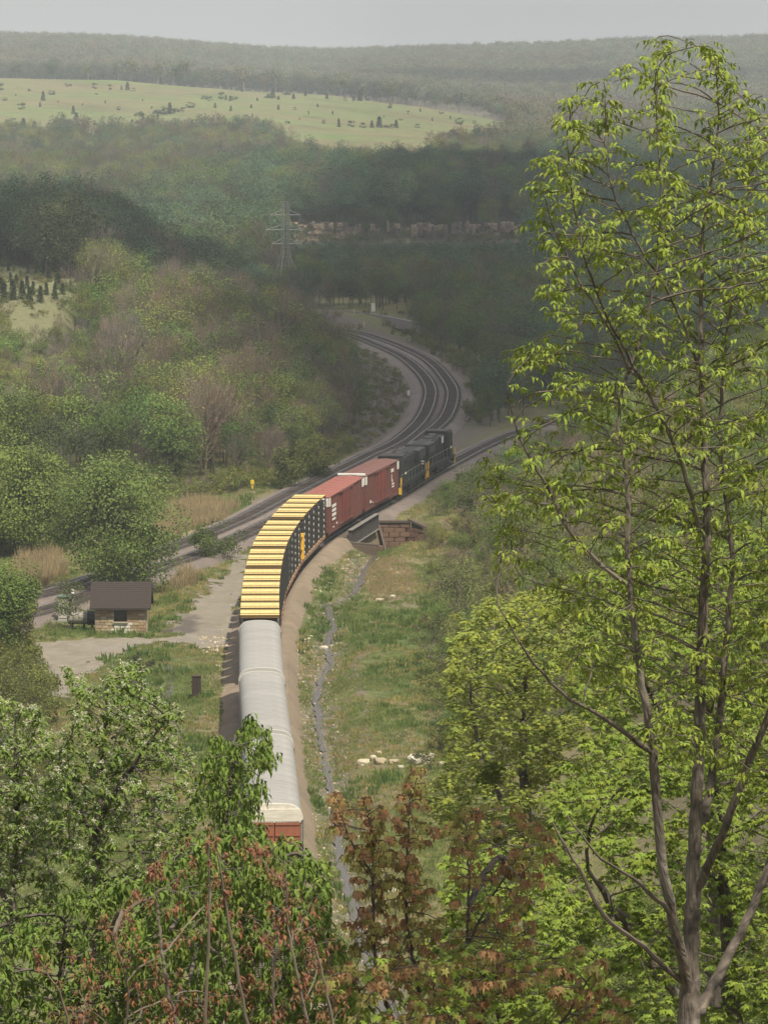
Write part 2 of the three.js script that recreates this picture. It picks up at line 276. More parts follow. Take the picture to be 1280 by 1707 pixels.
function railway(f, d0, d1, label, lift = 0) {
  const t = tag(thing('railway_track', label), null, null, null, 'structure');
  for (const s of [-0.7525, 0.7525]) {
    const r = strip('rail', f, d0, d1, [[s - 0.075, 0.44 + lift], [s - 0.02, 0.46 + lift], [s - 0.02, 0.55 + lift], [s - 0.037, 0.56 + lift], [s - 0.036, RAIL + lift], [s + 0.036, RAIL + lift], [s + 0.037, 0.56 + lift], [s + 0.02, 0.55 + lift], [s + 0.02, 0.46 + lift], [s + 0.075, 0.44 + lift]], 1, null, railM, t);
    r.material = railM;
  }
  const g = box(2.55, 0.16, 0.23), one = [], r = rng(Math.round(d0 * 7 + label.length));
  for (let D = d0 + 0.3; D < d1; D += 0.56) { const a = Math.atan(f(D + 0.5) - f(D - 0.5)); one.push(new THREE.Matrix4().makeRotationY(-a + (r() - 0.5) * 0.03).setPosition(f(D), 0.38 + lift + r() * 0.02, -D)); }
  const im = shadows(new THREE.InstancedMesh(g, tieM, one.length)); one.forEach((m, i) => { im.setMatrixAt(i, m); const k = 0.6 + r() * 0.8; im.setColorAt(i, rgb(k, k * 0.96, k * 0.92)); });
  im.name = 'sleepers'; im.userData.kind = 'stuff'; t.add(im);
}
railway(xT, 110, 700, 'single railway track that carries the freight train');
railway(xA, 300, 935, 'inner railway track of the double track curve');
railway(xB, 300, 940, 'outer railway track of the double track curve');
{ // the upper line beyond the curve
  const pts = [[520, 511], [556, 517], [620, 525], [700, 540], [760, 556]].map(([a, b]) => { const p = gp(a, b, 2.2); return p; });
  const c = new THREE.CatmullRomCurve3(pts), q = c.getPoints(60), p = [], col2 = [], uv = [], idx = [];
  q.forEach((v, i) => { [[-3.4, -1.6, 0.16], [-1.6, 0.1, 0.17], [1.6, 0.1, 0.17], [3.4, -1.6, 0.2]].forEach(([o, h, k], j) => { p.push(v.x, v.y + h, v.z - o); const m = k * (1 + fbm(v.x, o, 3) * 0.4); col2.push(m, m * 0.88, m * 0.8); uv.push(v.x / 3, o / 3); if (i && j) { const a = i * 4 + j; idx.push(a - 5, a - 4, a, a - 5, a, a - 1); } }); });
  const g = new THREE.BufferGeometry(); g.setAttribute('position', new THREE.Float32BufferAttribute(p, 3)); g.setAttribute('color', new THREE.Float32BufferAttribute(col2, 3)); g.setAttribute('uv', new THREE.Float32BufferAttribute(uv, 2)); g.setIndex(idx); g.computeVertexNormals();
  const gm = M.gravel.clone(); gm.side = THREE.DoubleSide;
  tag(mesh('ballast_bed', g, gm), 'ballast of the short upper line seen beyond the curve', null, null, 'structure');
  const t = tag(thing('railway_track', 'upper railway track crossing beyond the far end of the curve'), null, null, null, 'structure');
  for (const o of [-0.75, 0.75]) mesh('rail', new THREE.TubeGeometry(new THREE.CatmullRomCurve3(q.map((v) => V(v.x, v.y + 0.2, v.z - o))), 60, 0.06, 5), railM, t);
}
{ // the creek: water lies in the bed
  const w = [], nn = 6; for (let i = 0; i <= nn; i++) w.push(i / nn * 2 - 1);
  const p = [], idx = []; let rows = 0;
  for (let D = 190; D < 458; D += 0.5) {
    const x = xCreek(D) + 0.35 * noise(D * 0.11, 7), half = D > 372 ? 0.35 + 0.2 * noise(D * 0.2, 1) : 0.24 + 0.2 * noise(D * 0.17, 3) + 0.2 * noise(D * 0.6, 9) + 0.2 * S((290 - D) / 60);
    const y = height(x, D) + 0.14;
    w.forEach((k, i) => { p.push(x + k * half + noise(D * 0.4, k, 5) * 0.2, y + 0.03 * noise(D * 1.3, k * 3, 8), -D); if (i && rows) { const a = rows * (nn + 1) + i; idx.push(a - nn - 2, a - nn - 1, a, a - nn - 2, a, a - 1); } }); rows++;
  }
  const g = new THREE.BufferGeometry(); g.setAttribute('position', new THREE.Float32BufferAttribute(p, 3)); g.setAttribute('uv', new THREE.Float32BufferAttribute(p.flatMap((v, i) => i % 3 === 0 ? [v / 3, p[i + 2] / 6] : []), 2)); g.setIndex(idx); g.computeVertexNormals();
  tag(mesh('creek_water', g, M.water), 'narrow shallow creek running through the grass right of the train', null, null, 'structure');
  const side = [[270, 1090], [282, 1115], [284, 1145], [280, 1165], [292, 1190], [300, 1225]].map(([a, b]) => onGround(a, b)), c = new THREE.CatmullRomCurve3(side).getPoints(60), q = [], ix = [];
  c.forEach((v, i) => { const h = 0.3 + 0.2 * noise(i * 0.3, 2); for (const s of [-1, 0, 1]) q.push(v.x + s * h, height(v.x, -v.z) + 0.07 - Math.abs(s) * 0.01, v.z); if (i) { const k = i * 3; ix.push(k - 3, k - 2, k + 1, k - 3, k + 1, k, k - 2, k - 1, k + 2, k - 2, k + 2, k + 1); } });
  const g2 = new THREE.BufferGeometry(); g2.setAttribute('position', new THREE.Float32BufferAttribute(q, 3)); g2.setAttribute('uv', new THREE.Float32BufferAttribute(q.flatMap((v, i) => i % 3 === 0 ? [v / 3, q[i + 2] / 6] : []), 2)); g2.setIndex(ix); g2.computeVertexNormals();
  const wm = M.water.clone(); wm.side = THREE.DoubleSide; tag(mesh('ditch_water', g2, wm), 'thin trickle of water in the ditch left of the train', null, null, 'structure');
}

// ---------------------------------------------------------------- underpass: girders, abutments and wing walls
const along = (D, o = 0) => { const tx = xT(D + 0.5) - xT(D - 0.5), L = Math.hypot(tx, 1); return V(xT(D) + o / L, 0, -D + o * tx / L); };
const headT = (D) => -Math.atan(xT(D + 2) - xT(D - 2) ? (xT(D + 2) - xT(D - 2)) / 4 : 0);
{
  const iron = mat(rgb(0.075, 0.066, 0.066), 0.8, { map: metalTex }), lid = mat(rgb(0.2, 0.19, 0.18), 0.8, { map: metalTex });
  const girder = (off, label) => {
    const a = along(440.8, off), b = along(458.6, off), L = a.distanceTo(b), t = thing('bridge_girder', label, 'bridge girder', V((a.x + b.x) / 2, -0.75, (a.z + b.z) / 2), -Math.atan2(b.x - a.x, -(b.z - a.z)));
    mesh('web_plate', box(0.05, 1.6, L - 0.4, 0, 1.0, 0), iron, t);
    mesh('top_flange', box(0.5, 0.06, L, 0, 1.83, 0), lid, t); mesh('bottom_flange', box(0.5, 0.06, L, 0, 0.17, 0), lid, t);
    for (let k = 0; k <= 12; k++) mesh('stiffener', box(0.36, 1.58, 0.06, 0, 1.0, -L / 2 + 0.15 + k * (L - 0.3) / 12), iron, t);
  };
  girder(2.45, 'dark plate girder of the underpass right of the red boxcars'); girder(-5.3, 'dark plate girder of the underpass left of the yellow loads');
  const d = thing('bridge_deck', 'ballasted deck of the railway bridge under the boxcars', 'bridge deck', V(0, 0, 0));
  const deckG = []; for (let D = 440.4; D < 459.6; D += 2) { const a = along(D + 0.98, -1.4); deckG.push(box(7.2, 0.5, 2.0, 0, 0, 0).rotateY(headT(D + 1)).translate(a.x, 0.16, a.z)); }
  mesh('deck_slab', merge(deckG), mat(rgb(0.14, 0.11, 0.09), 1, { map: gravelTex }), d);
  const brown = [rgb(0.2, 0.115, 0.075), rgb(0.23, 0.135, 0.09), rgb(0.18, 0.105, 0.07), rgb(0.215, 0.13, 0.095)].map((c) => mat(c, 0.95, { map: gravelTex }));
  const stones = [0, 1, 2].map((k) => { const g = rbox(1.18 - k * 0.03, 0.48, 0.5, 0, 0, 0, 0.05); return g; });
  const r = rng(44);
  const wall = (name, label, from, to, topA, topB, bottom, coping = true) => { // courses of dressed stone between two points, top falling from topA to topB
    const len = from.distanceTo(to), dirv = to.clone().sub(from).normalize(), t = thing(name, label, 'retaining wall', V(from.x, bottom, from.z), -Math.atan2(dirv.z, dirv.x));
    for (let c = 0; c * 0.5 < topA - bottom; c++) for (let i = 0; ; i++) {
      const x = 0.6 + i * 1.2 - (c % 2) * 0.6; if (x > len) break; if (x < 0) continue;
      if (c * 0.5 + 0.5 > lerp(topA, topB, clamp((x + 0.4) / len)) - bottom) continue;
      const m = mesh('stone', stones[(i + c) % 3], brown[Math.floor(r() * 4)], t); m.position.set(x, 0.25 + c * 0.5, (r() - 0.5) * 0.06);
    }
    mesh('backing', new THREE.ExtrudeGeometry(new THREE.Shape([[0, 0], [len, 0], [len, topB - bottom - 0.1], [0, topA - bottom - 0.1]].map(([a, b]) => new THREE.Vector2(a, b))), { depth: 0.3, bevelEnabled: false }).translate(0, 0, -0.62), mat(rgb(0.12, 0.09, 0.07), 1), t);
    if (coping) { const a = V(-0.1, topA - bottom + 0.02, 0), b = V(len + 0.1, topB - bottom + 0.02, 0), g = box(a.distanceTo(b), 0.22, 0.75); g.rotateZ(Math.atan2(b.y - a.y, b.x - a.x)); g.translate((a.x + b.x) / 2, (a.y + b.y) / 2, 0); mesh('coping', g, mat(rgb(0.13, 0.1, 0.08), 0.95, { map: gravelTex }), t); }
  };
  const far = along(460.0, 2.2), far2 = along(460.8, 5.6), end = V(far2.x + 4.3, 0, far2.z + 2.4);
  wall('abutment_wall', 'brown stone abutment below the far end of the girder', far, far2, 0.05, 0.05, -3.6);
  wall('wing_wall', 'brown stone wing wall with a sloping dark coping right of the underpass', far2, end, 0.25, -1.5, -3.6);
  wall('abutment_wall', 'brown stone abutment facing away under the near end of the girder', along(440.2, 5.4), along(440.2, 1.6), -0.4, -0.1, -3.4);
}

// ---------------------------------------------------------------- the train
const paintM = {
  roofGrey: mat(rgb(0.325, 0.32, 0.31), 0.65, { metalness: 0.0, map: metalTex }), sideGrey: mat(rgb(0.33, 0.33, 0.32), 0.6, { metalness: 0.3, map: metalTex }), seam: mat(rgb(0.46, 0.45, 0.43), 0.6), dark: mat(rgb(0.03, 0.028, 0.028), 0.7), under: mat(rgb(0.045, 0.036, 0.032), 0.9), wheel: mat(rgb(0.1, 0.07, 0.055), 0.75, { metalness: 0.4 }),
  red: mat(rgb(0.2, 0.064, 0.052), 0.7, { map: metalTex }), redRoof: mat(rgb(0.3, 0.1, 0.077), 0.75, { map: metalTex }), redRoof2: mat(rgb(0.17, 0.075, 0.064), 0.8, { map: metalTex }), redDark: mat(rgb(0.165, 0.052, 0.044), 0.75, { map: metalTex }), door: mat(rgb(0.26, 0.055, 0.045), 0.65, { map: metalTex }), white: mat(rgb(0.78, 0.77, 0.74), 0.7), cream: mat(rgb(0.72, 0.68, 0.6), 0.75, { map: metalTex }), rust: mat(rgb(0.32, 0.11, 0.06), 0.85, { map: metalTex }),
  yellow: mat(rgb(0.72, 0.56, 0.235), 0.75, { map: metalTex }), yellow2: mat(rgb(0.2, 0.12, 0.04), 0.8, { map: metalTex }), wrap: mat(rgb(0.032, 0.026, 0.03), 0.5), dot: mat(rgb(0.66, 0.65, 0.62), 0.8), tan: mat(rgb(0.36, 0.25, 0.15), 0.85, { map: metalTex }), stepYellow: mat(rgb(0.75, 0.45, 0.05), 0.6),
  black: mat(rgb(0.012, 0.012, 0.013), 0.6, { map: metalTex }), blackRoof: mat(rgb(0.022, 0.022, 0.024), 0.7, { map: metalTex }), hoodGrey: mat(rgb(0.03, 0.031, 0.033), 0.6, { map: metalTex }), glass: mat(rgb(0.02, 0.025, 0.03), 0.1), grille: mat(rgb(0.1, 0.1, 0.1), 0.7, { metalness: 0.5 }), steel: mat(rgb(0.25, 0.25, 0.25), 0.5, { metalness: 0.6 }),
};
const wheelG = merge([cyl(0.46, 0.46, 0.1, 0, 0, 0, 16).rotateZ(Math.PI / 2), cyl(0.49, 0.49, 0.03, 0.06, 0, 0, 16).rotateZ(Math.PI / 2)].map((g) => g));
const axleG = cyl(0.08, 0.08, 1.5, 0, 0, 0, 8).rotateZ(Math.PI / 2);
const truckG = merge([rbox(0.16, 0.28, 2.5, -1.02, 0.52, 0), rbox(0.16, 0.28, 2.5, 1.02, 0.52, 0), rbox(2.1, 0.3, 0.45, 0, 0.62, 0), cyl(0.12, 0.12, 0.3, -1.02, 0.36, 0.3), cyl(0.12, 0.12, 0.3, -1.02, 0.36, -0.3), cyl(0.12, 0.12, 0.3, 1.02, 0.36, 0.3), cyl(0.12, 0.12, 0.3, 1.02, 0.36, -0.3)]);
const truck3G = merge([rbox(0.18, 0.36, 4.3, -1.08, 0.62, 0), rbox(0.18, 0.36, 4.3, 1.08, 0.62, 0), rbox(2.2, 0.3, 0.5, 0, 0.7, 0.9), rbox(2.2, 0.3, 0.5, 0, 0.7, -0.9), ...[-1.7, 0, 1.7].flatMap((z) => [rbox(0.3, 0.42, 0.5, -1.12, 0.46, z), rbox(0.3, 0.42, 0.5, 1.12, 0.46, z)])]);
function bogie(t, z, axles = 2) {
  const b = mesh('bogie', axles === 3 ? truck3G : truckG, paintM.under, t); b.position.z = z;
  for (const a of axles === 3 ? [-1.7, 0, 1.7] : [-0.88, 0.88]) { for (const s of [-1, 1]) { const w = mesh('wheel', wheelG, paintM.wheel, b); w.position.set(0.74 * s, 0.46, a); w.rotation.y = s > 0 ? Math.PI : 0; } const x = mesh('axle', axleG, paintM.wheel, b); x.position.set(0, 0.46, a); }
}
function couplers(t, L) { for (const s of [-1, 1]) mesh('coupler', merge([box(0.2, 0.2, 0.9, 0, 0.88, s * (L / 2 + 0.15)), box(0.34, 0.32, 0.3, 0, 0.88, s * (L / 2 + 0.5))]), paintM.under, t); }
function carAt(name, label, category, d0, d1, group) { // base of a car between two distances, its own length and heading
  const D = (d0 + d1) / 2, a = V(xT(d0 + 3), 0, -(d0 + 3)), b = V(xT(d1 - 3), 0, -(d1 - 3));
  const t = thing(name, label, category, V((a.x + b.x) / 2, RAIL, -D), -Math.atan2(b.x - a.x, -(b.z - a.z)), group);
  return [t, (d1 - d0) * Math.hypot(1, (b.x - a.x) / (b.z - a.z))];
}
function ladder(x, z, y0, y1, w = 0.4, axis = 'z') { const g = []; for (const s of [-1, 1]) g.push(axis === 'z' ? box(0.03, y1 - y0, 0.03, x, (y0 + y1) / 2, z + s * w / 2) : box(0.03, y1 - y0, 0.03, x + s * w / 2, (y0 + y1) / 2, z)); for (let y = y0 + 0.2; y < y1; y += 0.4) g.push(axis === 'z' ? box(0.03, 0.03, w, x, y, z) : box(w, 0.03, 0.03, x, y, z)); return merge(g); }

function autorack(label, d0, d1, tail) {
  const [t, L] = carAt('autorack_car', label, 'autorack car', d0 + 0.6, d1 - 0.6, 'grey roofed autorack cars at the tail of the train'), h = L / 2;
  // roof: a barrel of corrugated sheets, flat on top with round shoulders
  const prof = [[-1.56, 4.75], [-1.53, 5.0], [-1.44, 5.22], [-1.28, 5.4], [-1.08, 5.52], [-0.85, 5.59], [-0.4, 5.64], [0, 5.65], [0.4, 5.64], [0.85, 5.59], [1.08, 5.52], [1.28, 5.4], [1.44, 5.22], [1.53, 5.0], [1.56, 4.75]];
  const sheetG = (len) => { const p = [], idx = [], uv = [], rows = Math.round(len / 0.075), n = prof.length; for (let j = 0; j <= rows; j++) { const c = [0, 0.006, 0.009, 0.006][j % 4] - (j === 0 || j === rows ? 0.015 : 0); prof.forEach(([x, y], i) => { const k = 1 + c / 3; p.push(x * k, y + c * (0.3 + 0.7 * S((y - 4.9) / 0.6)), -len / 2 + len * j / rows); uv.push(x / 2.7, j / rows * len / 3); if (i && j) { const a = j * n + i; idx.push(a - n - 1, a, a - n, a - n - 1, a - 1, a); } }); } const g = new THREE.BufferGeometry(); g.setAttribute('position', new THREE.Float32BufferAttribute(p, 3)); g.setAttribute('uv', new THREE.Float32BufferAttribute(uv, 2)); g.setIndex(idx); g.computeVertexNormals(); return g; };
  const N = 12, pl = (L - 0.7) / N, g = sheetG(pl - 0.02), r = rng(Math.round(d0));
  const tones = [0, 1, 2].map((k) => { const m = paintM.roofGrey.clone(); m.color.multiplyScalar([0.96, 1, 1.04][k]); m.side = THREE.DoubleSide; return m; });
  for (let k = 0; k < N; k++) { const m = mesh('roof_panel', g, tones[Math.floor(r() * 3)], t); m.position.z = -h + 0.35 + pl * (k + 0.5); }
  for (const s of [-1, 1]) { // end hoops and end doors
    const hoop = new THREE.Shape(prof.map(([x, y]) => new THREE.Vector2(x * 1.02, y + 0.03))); hoop.lineTo(1.5, 4.7); hoop.lineTo(-1.5, 4.7);
    mesh('end_hoop', new THREE.ExtrudeGeometry(hoop, { depth: 0.1, bevelEnabled: true, bevelSize: 0.015, bevelThickness: 0.015, bevelSegments: 1 }).translate(0, 0, s > 0 ? h - 0.36 : -h + 0.2), tail && s > 0 ? paintM.cream : paintM.seam, t);
    const door = tail && s > 0 ? paintM.rust : paintM.sideGrey;
    for (const q of [-1, 1]) { const d = mesh('end_door', rbox(1.42, 3.75, 0.12, q * 0.73, 2.83, s * (h - 0.24), 0.03), door, t); for (let y = 1.4; y < 4.6; y += 0.62) mesh('door_rib', box(1.36, 0.06, 0.05, q * 0.73, y, s * (h - 0.16)), door, d); }
    if (tail && s > 0) mesh('top_band', box(2.95, 0.75, 0.08, 0, 4.98, h - 0.22), paintM.cream, t);
    mesh('end_ladder', ladder(1.6, s * (h - 0.55), 1.1, 4.8), paintM.dark, t);
    mesh('brake_wheel', new THREE.TorusGeometry(0.26, 0.03, 6, 16).rotateY(0).translate(1.35, 3.9 - 0.6, s * (h + 0.02)), paintM.dark, t);
    bogie(t, s * (h - 2.6));
    mesh('coupler', merge([box(0.2, 0.2, 0.5, 0, 0.88, s * (h + 0.05)), box(0.34, 0.32, 0.3, 0, 0.88, s * (h + 0.35))]), paintM.under, t);
  }
  for (const s of [-1, 1]) {
    for (let k = 0; k < 14; k++) { const w = (L - 0.9) / 14, z = -h + 0.45 + w * (k + 0.5); mesh('side_panel', box(0.04, 3.45, w - 0.16, s * 1.48, 3.0, z), paintM.sideGrey, t); mesh('side_post', box(0.09, 3.7, 0.12, s * 1.51, 2.95, z + w / 2), paintM.sideGrey, t); }
    mesh('side_sill', box(0.14, 0.42, L - 0.3, s * 1.46, 1.02, 0), paintM.under, t); mesh('roof_rail', box(0.12, 0.14, L - 0.6, s * 1.5, 4.76, 0), paintM.sideGrey, t);
  }
  mesh('underframe', merge([box(2.7, 0.2, L - 0.6, 0, 1.05, 0), box(0.7, 0.4, L - 1, 0, 0.85, 0)]), paintM.under, t);
}
autorack('grey roofed autorack with cream and rusty red end, last of the train', 238, 266, true);
autorack('grey roofed autorack in the middle of the three', 266, 295);
autorack('grey roofed autorack coupled behind the yellow loads', 295, 323.6);

const stackStart = (() => { const a = []; const push = (d, n) => { for (let k = 0; k < n; k++) a.push(330 + (d + 5.15 * k - 330) * 0.925); }; push(330, 7); push(367.9, 3); push(384.9, 5); push(413.1, 5); return a; })();
function flatcar(label, d0, d1, post) {
  const [t, L] = carAt('flatcar', label, 'flatcar', d0, d1, 'flatcars under the yellow topped loads'), h = L / 2;
  mesh('deck', rbox(2.7, 0.2, L, 0, 1.1, 0, 0.03), paintM.rust, t);
  for (const s of [-1, 1]) { mesh('side_sill', box(0.12, 0.34, L, s * 1.46, 1.02, 0), paintM.tan, t); for (let k = 0; k < 8; k++) mesh('stake_pocket', box(0.1, 0.3, 0.18, s * 1.54, 1.02, -h + 1.2 + k * (L - 2.4) / 7), paintM.rust, t); bogie(t, s * (h - 2.5)); mesh('coupler', merge([box(0.2, 0.2, 0.6, 0, 0.88, s * (h + 0.1)), box(0.34, 0.32, 0.3, 0, 0.88, s * (h + 0.4))]), paintM.under, t); }
  mesh('centre_sill', box(0.6, 0.55, L - 1.5, 0, 0.75, 0), paintM.under, t);
  if (post) mesh('end_post', merge([rbox(0.5, 2.5, 0.16, 1.42, 2.45, h - 0.5), box(0.1, 0.1, 0.5, 1.5, 3.4, h - 0.35), box(0.1, 0.1, 0.5, 1.5, 2.2, h - 0.35)]), paintM.stepYellow, t);
  mesh('hand_brake', new THREE.TorusGeometry(0.22, 0.03, 5, 12).translate(1.2, 1.9, h - 0.12), paintM.dark, t);
}
const ss = stackStart, SL = 3.45;
flatcar('rusty flatcar carrying the five nearest yellow topped stacks', ss[0] - 0.7, ss[5] - 0.55);
flatcar('rusty flatcar with two gaps in its yellow topped load', ss[5] - 0.25, ss[10] - 0.95);
flatcar('rusty flatcar third from the autoracks with tan side sill', ss[10] - 0.5, ss[15] - 1.4);
flatcar('rusty flatcar with a yellow end post next to the red boxcar', ss[15] - 1.0, ss[19] + SL + 0.45, true);
{
  const ends = ['next to the grey autorack roof', ...Array(18).fill(''), 'next to the red boxcar'], ord = ['first', 'second', 'third', 'fourth', 'fifth', 'sixth', 'seventh'], places = [];
  [['front block of seven', 7], ['short block of three', 3], ['middle block of five', 5], ['farthest block of five', 5]].forEach(([b, n]) => { for (let k = 0; k < n; k++) places.push([b, k]); });
  const proto = new THREE.Group(); const topG = merge([rbox(1.51, 0.07, SL, -0.757, 5.195, 0, 0.02), rbox(1.51, 0.07, SL, 0.757, 5.195, 0, 0.02)]);
  mesh('yellow_cover', topG, paintM.yellow, proto);
  mesh('cover_batten', merge([-1, 1].flatMap((s) => [box(3.0, 0.2, 0.2, 0, 5.05, s * (SL / 2 - 0.14)), box(3.05, 0.05, 0.09, 0, 5.245, s * (SL / 2 - 0.5))])), paintM.yellow2, proto);
  for (let k = 0; k < 6; k++) { const b = mesh('dark_bundle', rbox(2.84, 0.52, SL - 0.16, 0, 1.5 + k * 0.585, 0, 0.06), paintM.wrap, proto); for (const s of [-1, 1]) mesh('white_end', cyl(0.16, 0.16, 0.03, s * 1.43, 1.5 + k * 0.585, -0.95, 10).translate(-s * 1.43, -1.5 - k * 0.585, 0.95).rotateZ(Math.PI / 2).translate(s * 1.435, 1.5 + k * 0.585, -0.95), paintM.dot, b); if (k % 2) mesh('white_end', cyl(0.11, 0.11, 0.03, 0, 0, 0, 8).rotateZ(Math.PI / 2).translate(1.435, 1.5 + k * 0.585, 1.0), paintM.dot, b); }
  for (const s of [-1, 1]) for (const z of [-1, 1]) mesh('stake', box(0.12, 3.9, 0.14, s * 1.5, 3.05, z * (SL / 2 - 0.3)), paintM.dark, proto);
  ss.forEach((d, i) => {
    const o = proto.clone(), D = d + SL / 2, a = Math.atan(xT(d + SL) - xT(d) ? (xT(d + SL) - xT(d)) / SL : 0), [b, k] = places[i];
    o.name = numbered('load_stack'); scene.add(o); o.position.set(xT(D), RAIL, -D); o.rotation.y = -a;
    tag(o, `dark stack under yellow boards, ${ord[k]} from the near end of the ${b}`, 'load stack', 'yellow topped load stacks on the flatcars');
  });
}
function boxcar(label, d0, d1, roofM, near, marks) {
  const [t, L] = carAt('boxcar', label, 'boxcar', d0 + 0.5, d1 - 0.5, 'red brown boxcars behind the locomotives'), h = L / 2, TOP = 4.55;
  mesh('body', box(2.84, TOP - 1.05, L - 0.1, 0, (TOP + 1.05) / 2 - 0.02, 0), near ? paintM.red : paintM.redDark, t);
  const N = 12, pl = L / N, pg = new THREE.ExtrudeGeometry(new THREE.Shape([[-1.52, 0], [-1.52, 0.1], [0, 0.24], [1.52, 0.1], [1.52, 0]].map(([a, b]) => new THREE.Vector2(a, b))), { depth: pl - 0.05, bevelEnabled: false }).translate(0, TOP - 0.03, -pl / 2 + 0.025);
  for (let k = 0; k < N; k++) { const m = mesh('roof_panel', pg, roofM, t); m.position.z = -h + pl * (k + 0.5); if (k) mesh('roof_seam', new THREE.ExtrudeGeometry(new THREE.Shape([[-1.53, 0], [-1.53, 0.12], [0, 0.27], [1.53, 0.12], [1.53, 0]].map(([a, b]) => new THREE.Vector2(a, b))), { depth: 0.05, bevelEnabled: false }).translate(0, TOP - 0.03, -h + pl * k - 0.025), roofM, t); }
  for (const s of [-1, 1]) {
    for (let k = 0; k < 20; k++) { const z = -h + 0.3 + k * (L - 0.6) / 19; if (Math.abs(z) < 2.5) continue; mesh('side_post', rbox(0.09, TOP - 1.3, 0.14, s * 1.45, (TOP + 1.1) / 2, z, 0.02), paintM.redDark, t); }
    for (const q of [-1, 1]) { const d = mesh('sliding_door', rbox(0.1, TOP - 1.35, 2.3, s * 1.5, (TOP + 1.1) / 2 + 0.05, q * 1.17, 0.03), paintM.door, t); for (const z of [-0.75, -0.25, 0.25, 0.75]) mesh('lock_rod', cyl(0.03, 0.03, TOP - 1.4, s * 1.575, (TOP + 1.1) / 2, q * 1.17 + z, 6), paintM.redDark, d); mesh('door_handle', box(0.06, 0.06, 1.1, s * 1.6, 2.2, q * 1.17), paintM.dark, d); }
    mesh('door_track', box(0.16, 0.1, 9, s * 1.5, TOP - 0.1, 0), paintM.redDark, t); mesh('door_track', box(0.14, 0.12, 9, s * 1.5, 1.22, 0), paintM.redDark, t);
    mesh('side_sill', box(0.1, 0.35, L - 0.4, s * 1.4, 0.98, 0), paintM.redDark, t);
    for (let k = 0; k < 9; k++) mesh('end_rib', rbox(2.7, 0.2, 0.12, 0, 1.45 + k * 0.34, s * (h - 0.02), 0.05), paintM.red, t);
    mesh('end_ladder', ladder(1.42, s * (h - 0.42), 1.1, TOP - 0.2, 0.44), paintM.dark, t); mesh('end_ladder', ladder(1.1, s * (h + 0.08), 1.1, TOP - 0.2, 0.4, 'x'), paintM.red, t);
    bogie(t, s * (h - 2.6));
    mesh('corner_patch', merge([box(0.05, 0.85, 0.95, 1.425 * 1.06, TOP - 0.48, s * (h - 0.58)), box(0.9, 0.85, 0.05, 1.0, TOP - 0.48, s * (h + 0.06))]), paintM.white, t);
  }
  if (!near) mesh('end_band', box(2.95, 0.2, 0.35, 0, TOP + 0.23, h - 0.2), paintM.white, t);
  mesh('underframe', merge([box(2.5, 0.2, L - 0.5, 0, 1.0, 0), box(0.6, 0.5, L - 1, 0, 0.75, 0)]), paintM.under, t); couplers(t, L - 0.7);
  for (const [y, z, hh, w] of marks) mesh('white_marking', box(0.012, hh, w, 1.503, y, h - z), paintM.white, t);
}
boxcar('red brown boxcar with four white bars, nearer the yellow loads', 432.2, 456.2, paintM.redRoof, true, [[3.5, 3.4, 0.3, 2.6], [3.05, 3.4, 0.3, 2.6], [2.6, 3.4, 0.3, 2.6], [2.15, 3.3, 0.24, 2.2], [1.55, 5.2, 0.2, 0.7], [1.35, 3, 0.1, 0.9]]);
boxcar('darker red boxcar with narrow white markings behind the locomotives', 456.2, 477.6, paintM.redRoof2, false, [[3.9, 16.6, 0.16, 1.7], [3.7, 16.6, 0.16, 1.7], [3.05, 16.2, 0.7, 0.35], [2.65, 16.6, 0.3, 0.5], [2.3, 17.0, 0.18, 1.4], [2.0, 17.0, 0.16, 1.4], [1.6, 3.2, 0.3, 0.8], [1.45, 4.4, 0.12, 0.5]]);

